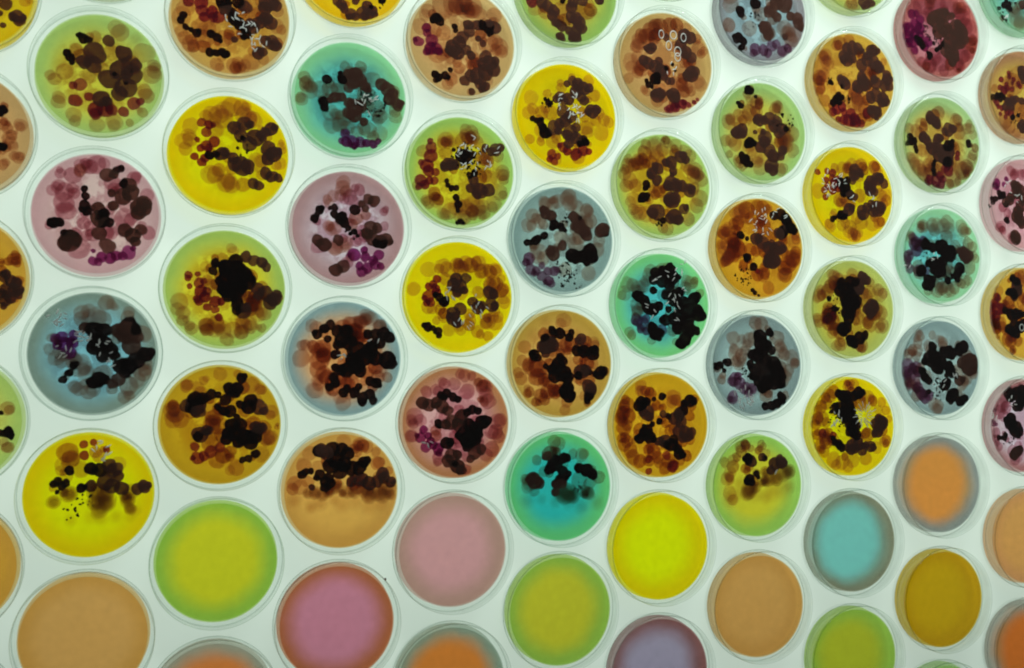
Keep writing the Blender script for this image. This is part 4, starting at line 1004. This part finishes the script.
D(9.538,-0.597,'142,178,172','112,140,136',.5,'g',
  'slate grey gel dish with violet and black colonies, above the plain orange dish',
  '''P -51 68 13 -53 72 9 -56 52 13 -56 37 14 -80 28 13 -84 32 8 -19 69 10 -29 45 14 -1 60 11 -8 -82 16 -8 -86 12 62 -27 13 58 -31 15 -61 25 13 8
53 13 4 60 9 44 -8 16 -62 -57 14 85 -12 13 -78 -34 14 68 26 16 80 -5 15 -18 -76 14 -81 -30 12 52 -26 6 79 3 19 81 9 17 15 -40 8 10 46 12 54
-39 12 44 -55 12 60 -70 6 84 -5 10 -33 -15 11 -72 35 11 88 -5 9 -27 40 10 -50 1 11 69 -25 12 -55 -4 8 -67 32 9 59 -59 6 48 48 11 -58 62 9
-69 37 13 U -83 6 15 -86 -8 12 -75 -16 14 -61 -1 15 -57 -8 13 -84 -16 11 -49 -54 15 -40 -61 15 -57 -42 14 -62 -42 11 -30 -58 12 -70 -1 12
-81 -34 10 r -66 -27 16 -62 -36 14 K -19 45 11 -20 33 12 -29 18 16 -38 14 10 -11 18 18 3 14 15 -6 3 17 -2 -5 10 22 34 14 31 30 13 8 37 10 21
3 13 26 -4 14 30 -12 10 50 38 13 61 45 14 50 45 10 -45 -8 10 -39 -20 11 -30 -27 9 -48 -5 8 13 -35 13 18 -31 10 6 -39 9 29 -58 15 34 -54 13
24 -65 12 50 -71 12 58 -66 10 64 -64 8 54 -74 7 16 -16 6 39 -16 8 -30 -50 6 D 68 11 18 77 15 18 84 18 13 81 3 17 68 -1 14 54 11 12 77 -8 11
89 7 9 48 -27 12 58 -25 8 S -12 -41 21 24 -8 -58 13 8 W -7 -31 17 5 44 -18 13 4''')
D(9.504,-3.056,'192,130,58','112,126,118',.62,'',
  'plain orange gel dish with a blue grey edge and no colonies',
  '')
D(9.508,-5.441,'160,138,10','152,124,8',.55,'',
  'plain olive gold gel dish without colonies, lower right',
  '')
D(9.500,-7.800,'130,170,90','122,165,91',0.56,'',
  'green dish showing only its upper rim at the bottom edge, under the olive gold dish',
  '')
D(11.900,7.800,'112,192,176','134,192,142',0.46,'g',
  'turquoise gel dish cut off by the top right corner',
  '''P -14 -66 24 -9 -78 17 -23 -53 15 -57 -71 7 -23 -45 15 -40 -51 7 -56 -74 5 -9 -38 12 41 -46 12 -35 67 10 45 -19 8 -65 43 9 1 63 13 60 28 11
32 -9 7 -3 69 10 K -65 -50 5 -52 -42 8 -40 -45 8 -45 -33 5 -37 -37 6 -20 -34 3 -53 -70 5 -46 -75 3 -58 -66 3 -33 -50 5 39 -68 9 -39 17 8 66
45 12 -41 15 7 30 -42 12 30 40 13 44 18 13 -34 66 7 -21 60 13 36 21 13 -20 53 13 54 15 8 -13 64 9 D 0 -35 11 -3 -41 6 61 18 13 S -50 -46 20
10 W -48 -68 9 3''')
D(11.870,5.400,'198,180,75','165,125,85',.5,'b',
  'brown edged gel dish cut off by the right edge, with small crimson spots',
  '''P -29 23 29 -50 -58 19 -40 -69 19 -10 -35 29 -78 11 10 -21 -84 12 14 -37 30 5 -72 9 -18 40 25 41 39 13 44 -4 8 49 42 11 R -39 48 6 -38 40 6
-60 32 7 -46 23 6 -26 35 6 -29 27 5 -63 14 7 -53 9 10 -44 14 8 -31 13 7 -14 26 7 -9 21 6 -73 -21 8 -69 -28 6 -59 -31 7 -45 -38 9 -35 -41 9
-64 -44 5 -50 -50 6 -78 -17 6 27 -13 13 43 11 9 29 20 12 59 -17 12 54 -57 13 35 68 11 31 25 8 79 -10 7 76 7 12 K -83 -7 6 -71 -4 7 -61 -2 7
-64 -12 7 -76 -11 5 -30 -49 7 -16 -44 5 -54 -7 7 -85 -12 4 35 -23 7 32 44 10 D -3 57 12 -6 49 9 -8 59 8 1 45 12 -39 -18 11 -30 -13 11 -49
-27 10 -35 -25 11 -20 -8 9 -44 -14 9 -11 -67 9 -4 -63 11 -2 -71 10 -5 -11 9 1 37 10 -4 -75 9 32 20 12 56 -10 11 32 10 9 39 52 9 44 33 8 32
22 11 63 24 11 S -25 -47 18 12 M -35 -9 11 -75 -10 6 -3 43 7 -48 -21 8 -66 -3 6 -3 45 10 38 -12 10''')
D(11.850,3.000,'205,172,174','188,150,148',.5,'r',
  'pink gel dish cut off by the right edge, with magenta and black colonies',
  '''r -26 66 13 -29 62 11 -7 65 13 -67 -52 14 -70 -54 11 -60 -9 12 -48 -22 11 -61 -60 10 -2 68 10 -36 72 12 -63 -58 9 -45 2 7 -35 -78 12 -18 -16
14 -39 -72 9 -26 69 8 -23 10 11 -47 -31 6 -25 24 14 -62 19 7 30 9 13 56 -14 11 V -75 42 11 -78 36 9 -49 53 6 -56 41 6 -83 37 5 -73 32 6 49
-33 8 K -69 22 7 -59 17 9 -79 8 7 -88 8 6 -95 -10 3 -97 -6 2 -66 13 7 -51 -36 7 -48 -40 6 -50 -2 8 -86 0 6 66 28 7 48 63 12 D -22 35 15 -27
42 11 -13 31 15 -42 6 12 -37 14 11 -52 2 10 -19 -20 15 -9 -4 15 -24 -29 14 -14 -36 14 -3 12 13 -27 -74 16 -25 -78 13 -32 -70 10 -9 -44 11
-18 23 13 49 13 7 W -23 11 13 4 -47 33 18 4''')
D(11.830,0.600,'203,170,52','186,154,50',.5,'b',
  'amber gel dish cut off by the right edge, with rust red colonies at its left',
  '''P -77 -51 6 -76 -54 5 -72 48 12 -15 77 19 -7 83 15 -7 22 19 -31 55 10 -33 52 10 -1 2 6 0 70 14 19 -73 7 M -46 23 16 -53 17 10 -71 -23 17 -84
-18 13 -52 -57 16 -43 -61 16 -23 -61 12 -38 -80 10 -38 -84 7 -79 -34 13 -66 -30 13 -6 34 14 -38 -53 12 -42 -53 13 -62 10 8 -57 22 8 -23 77
13 -44 71 6 0 27 13 -82 -25 13 -40 -45 9 -27 64 9 -40 -82 7 -38 7 13 -79 -36 11 -82 -25 12 -21 -10 11 -8 -25 14 -56 -39 10 39 29 12 R -79 34
10 -74 32 8 -90 15 7 -88 0 10 -75 9 16 -84 20 12 -91 -11 7 -65 9 13 -89 -23 7 -80 -7 12 -92 8 6 45 16 13 22 31 7 K -35 78 8 -37 74 7 -25 68
12 -45 46 9 -35 45 12 -31 41 12 -50 44 6 -41 -3 13 -27 -2 13 -56 5 9 -17 -2 10 -47 -34 11 -32 -30 16 -37 -42 12 -28 -45 11 -8 -25 14 -52 -38
7 -18 -30 14 -7 -2 7 41 57 11 D -25 61 14 -21 49 12 -31 37 11 -20 57 11 26 23 10 O -15 -31 7''')
D(11.810,-1.850,'200,190,198','145,98,95',.5,'r',
  'mauve gel dish cut off by the right edge, with black colonies and tiny black dots',
  '''r -70 45 16 -76 31 17 -64 23 15 -85 -14 12 -85 -27 10 -58 54 16 -27 -62 16 -77 -44 10 -35 -70 15 -57 40 15 -61 43 12 -23 -16 14 -43 -53 13
-22 80 15 -42 80 8 -13 65 16 -56 -29 7 -26 -44 12 -55 60 10 -42 -61 8 -83 -36 8 -64 -15 6 78 -4 8 25 -3 7 36 -58 7 59 53 13 18 -20 7 70 27
11 22 -69 12 47 58 10 39 -63 8 47 48 8 52 -39 10 48 10 7 17 6 11 68 6 13 U -90 6 7 -93 12 4 -87 35 5 -83 4 4 63 -48 7 K -43 66 15 -29 70 16
-14 74 16 -53 70 10 -47 77 8 -15 54 15 -29 43 12 -20 43 12 -49 8 15 -54 12 11 -40 0 16 -30 -4 15 -35 -12 14 -21 -12 11 -26 -20 8 -77 -25 6
-79 -23 5 -60 -19 7 -62 -25 7 -69 -25 5 -10 62 12 -45 16 14 68 -25 12 17 39 7 56 -47 13 24 -46 11 42 -26 13 18 -46 11 20 -29 13 D -34 -58 13
-27 -55 13 -41 -62 10 -22 -51 10 -37 -66 9 S -55 -35 20 14 W -89 23 7 3 -41 54 13 4''')
D(11.790,-4.250,'180,140,75','170,130,80',.55,'',
  'plain tan gel dish cut off by the right edge',
  '')
D(11.780,-6.650,'172,100,34','120,130,116',.6,'',
  'plain rust orange gel dish with grey edge, cut off by the right edge',
  '')

# a fleck of dirt lying on the white top
bm = bmesh.new()
bmesh.ops.create_icosphere(bm, subdivisions=2, radius=1, matrix=Matrix.Diagonal((0.0009, 0.0011, 0.0006, 1)))
for v in bm.verts:
    v.co *= 1 + 0.25 * math.sin(v.co.x * 9000 + v.co.y * 5000)
me = bpy.data.meshes.new('fleck')
bm.to_mesh(me)
bm.free()
fl = obj('fleck', me, None, CM['K'])
fl.location = (-2.30 * U, -4.41 * U, 0.0006)
fl['label'], fl['category'] = 'tiny dark fleck lying on white between a plain pink and a rusty edged dish', 'speck'
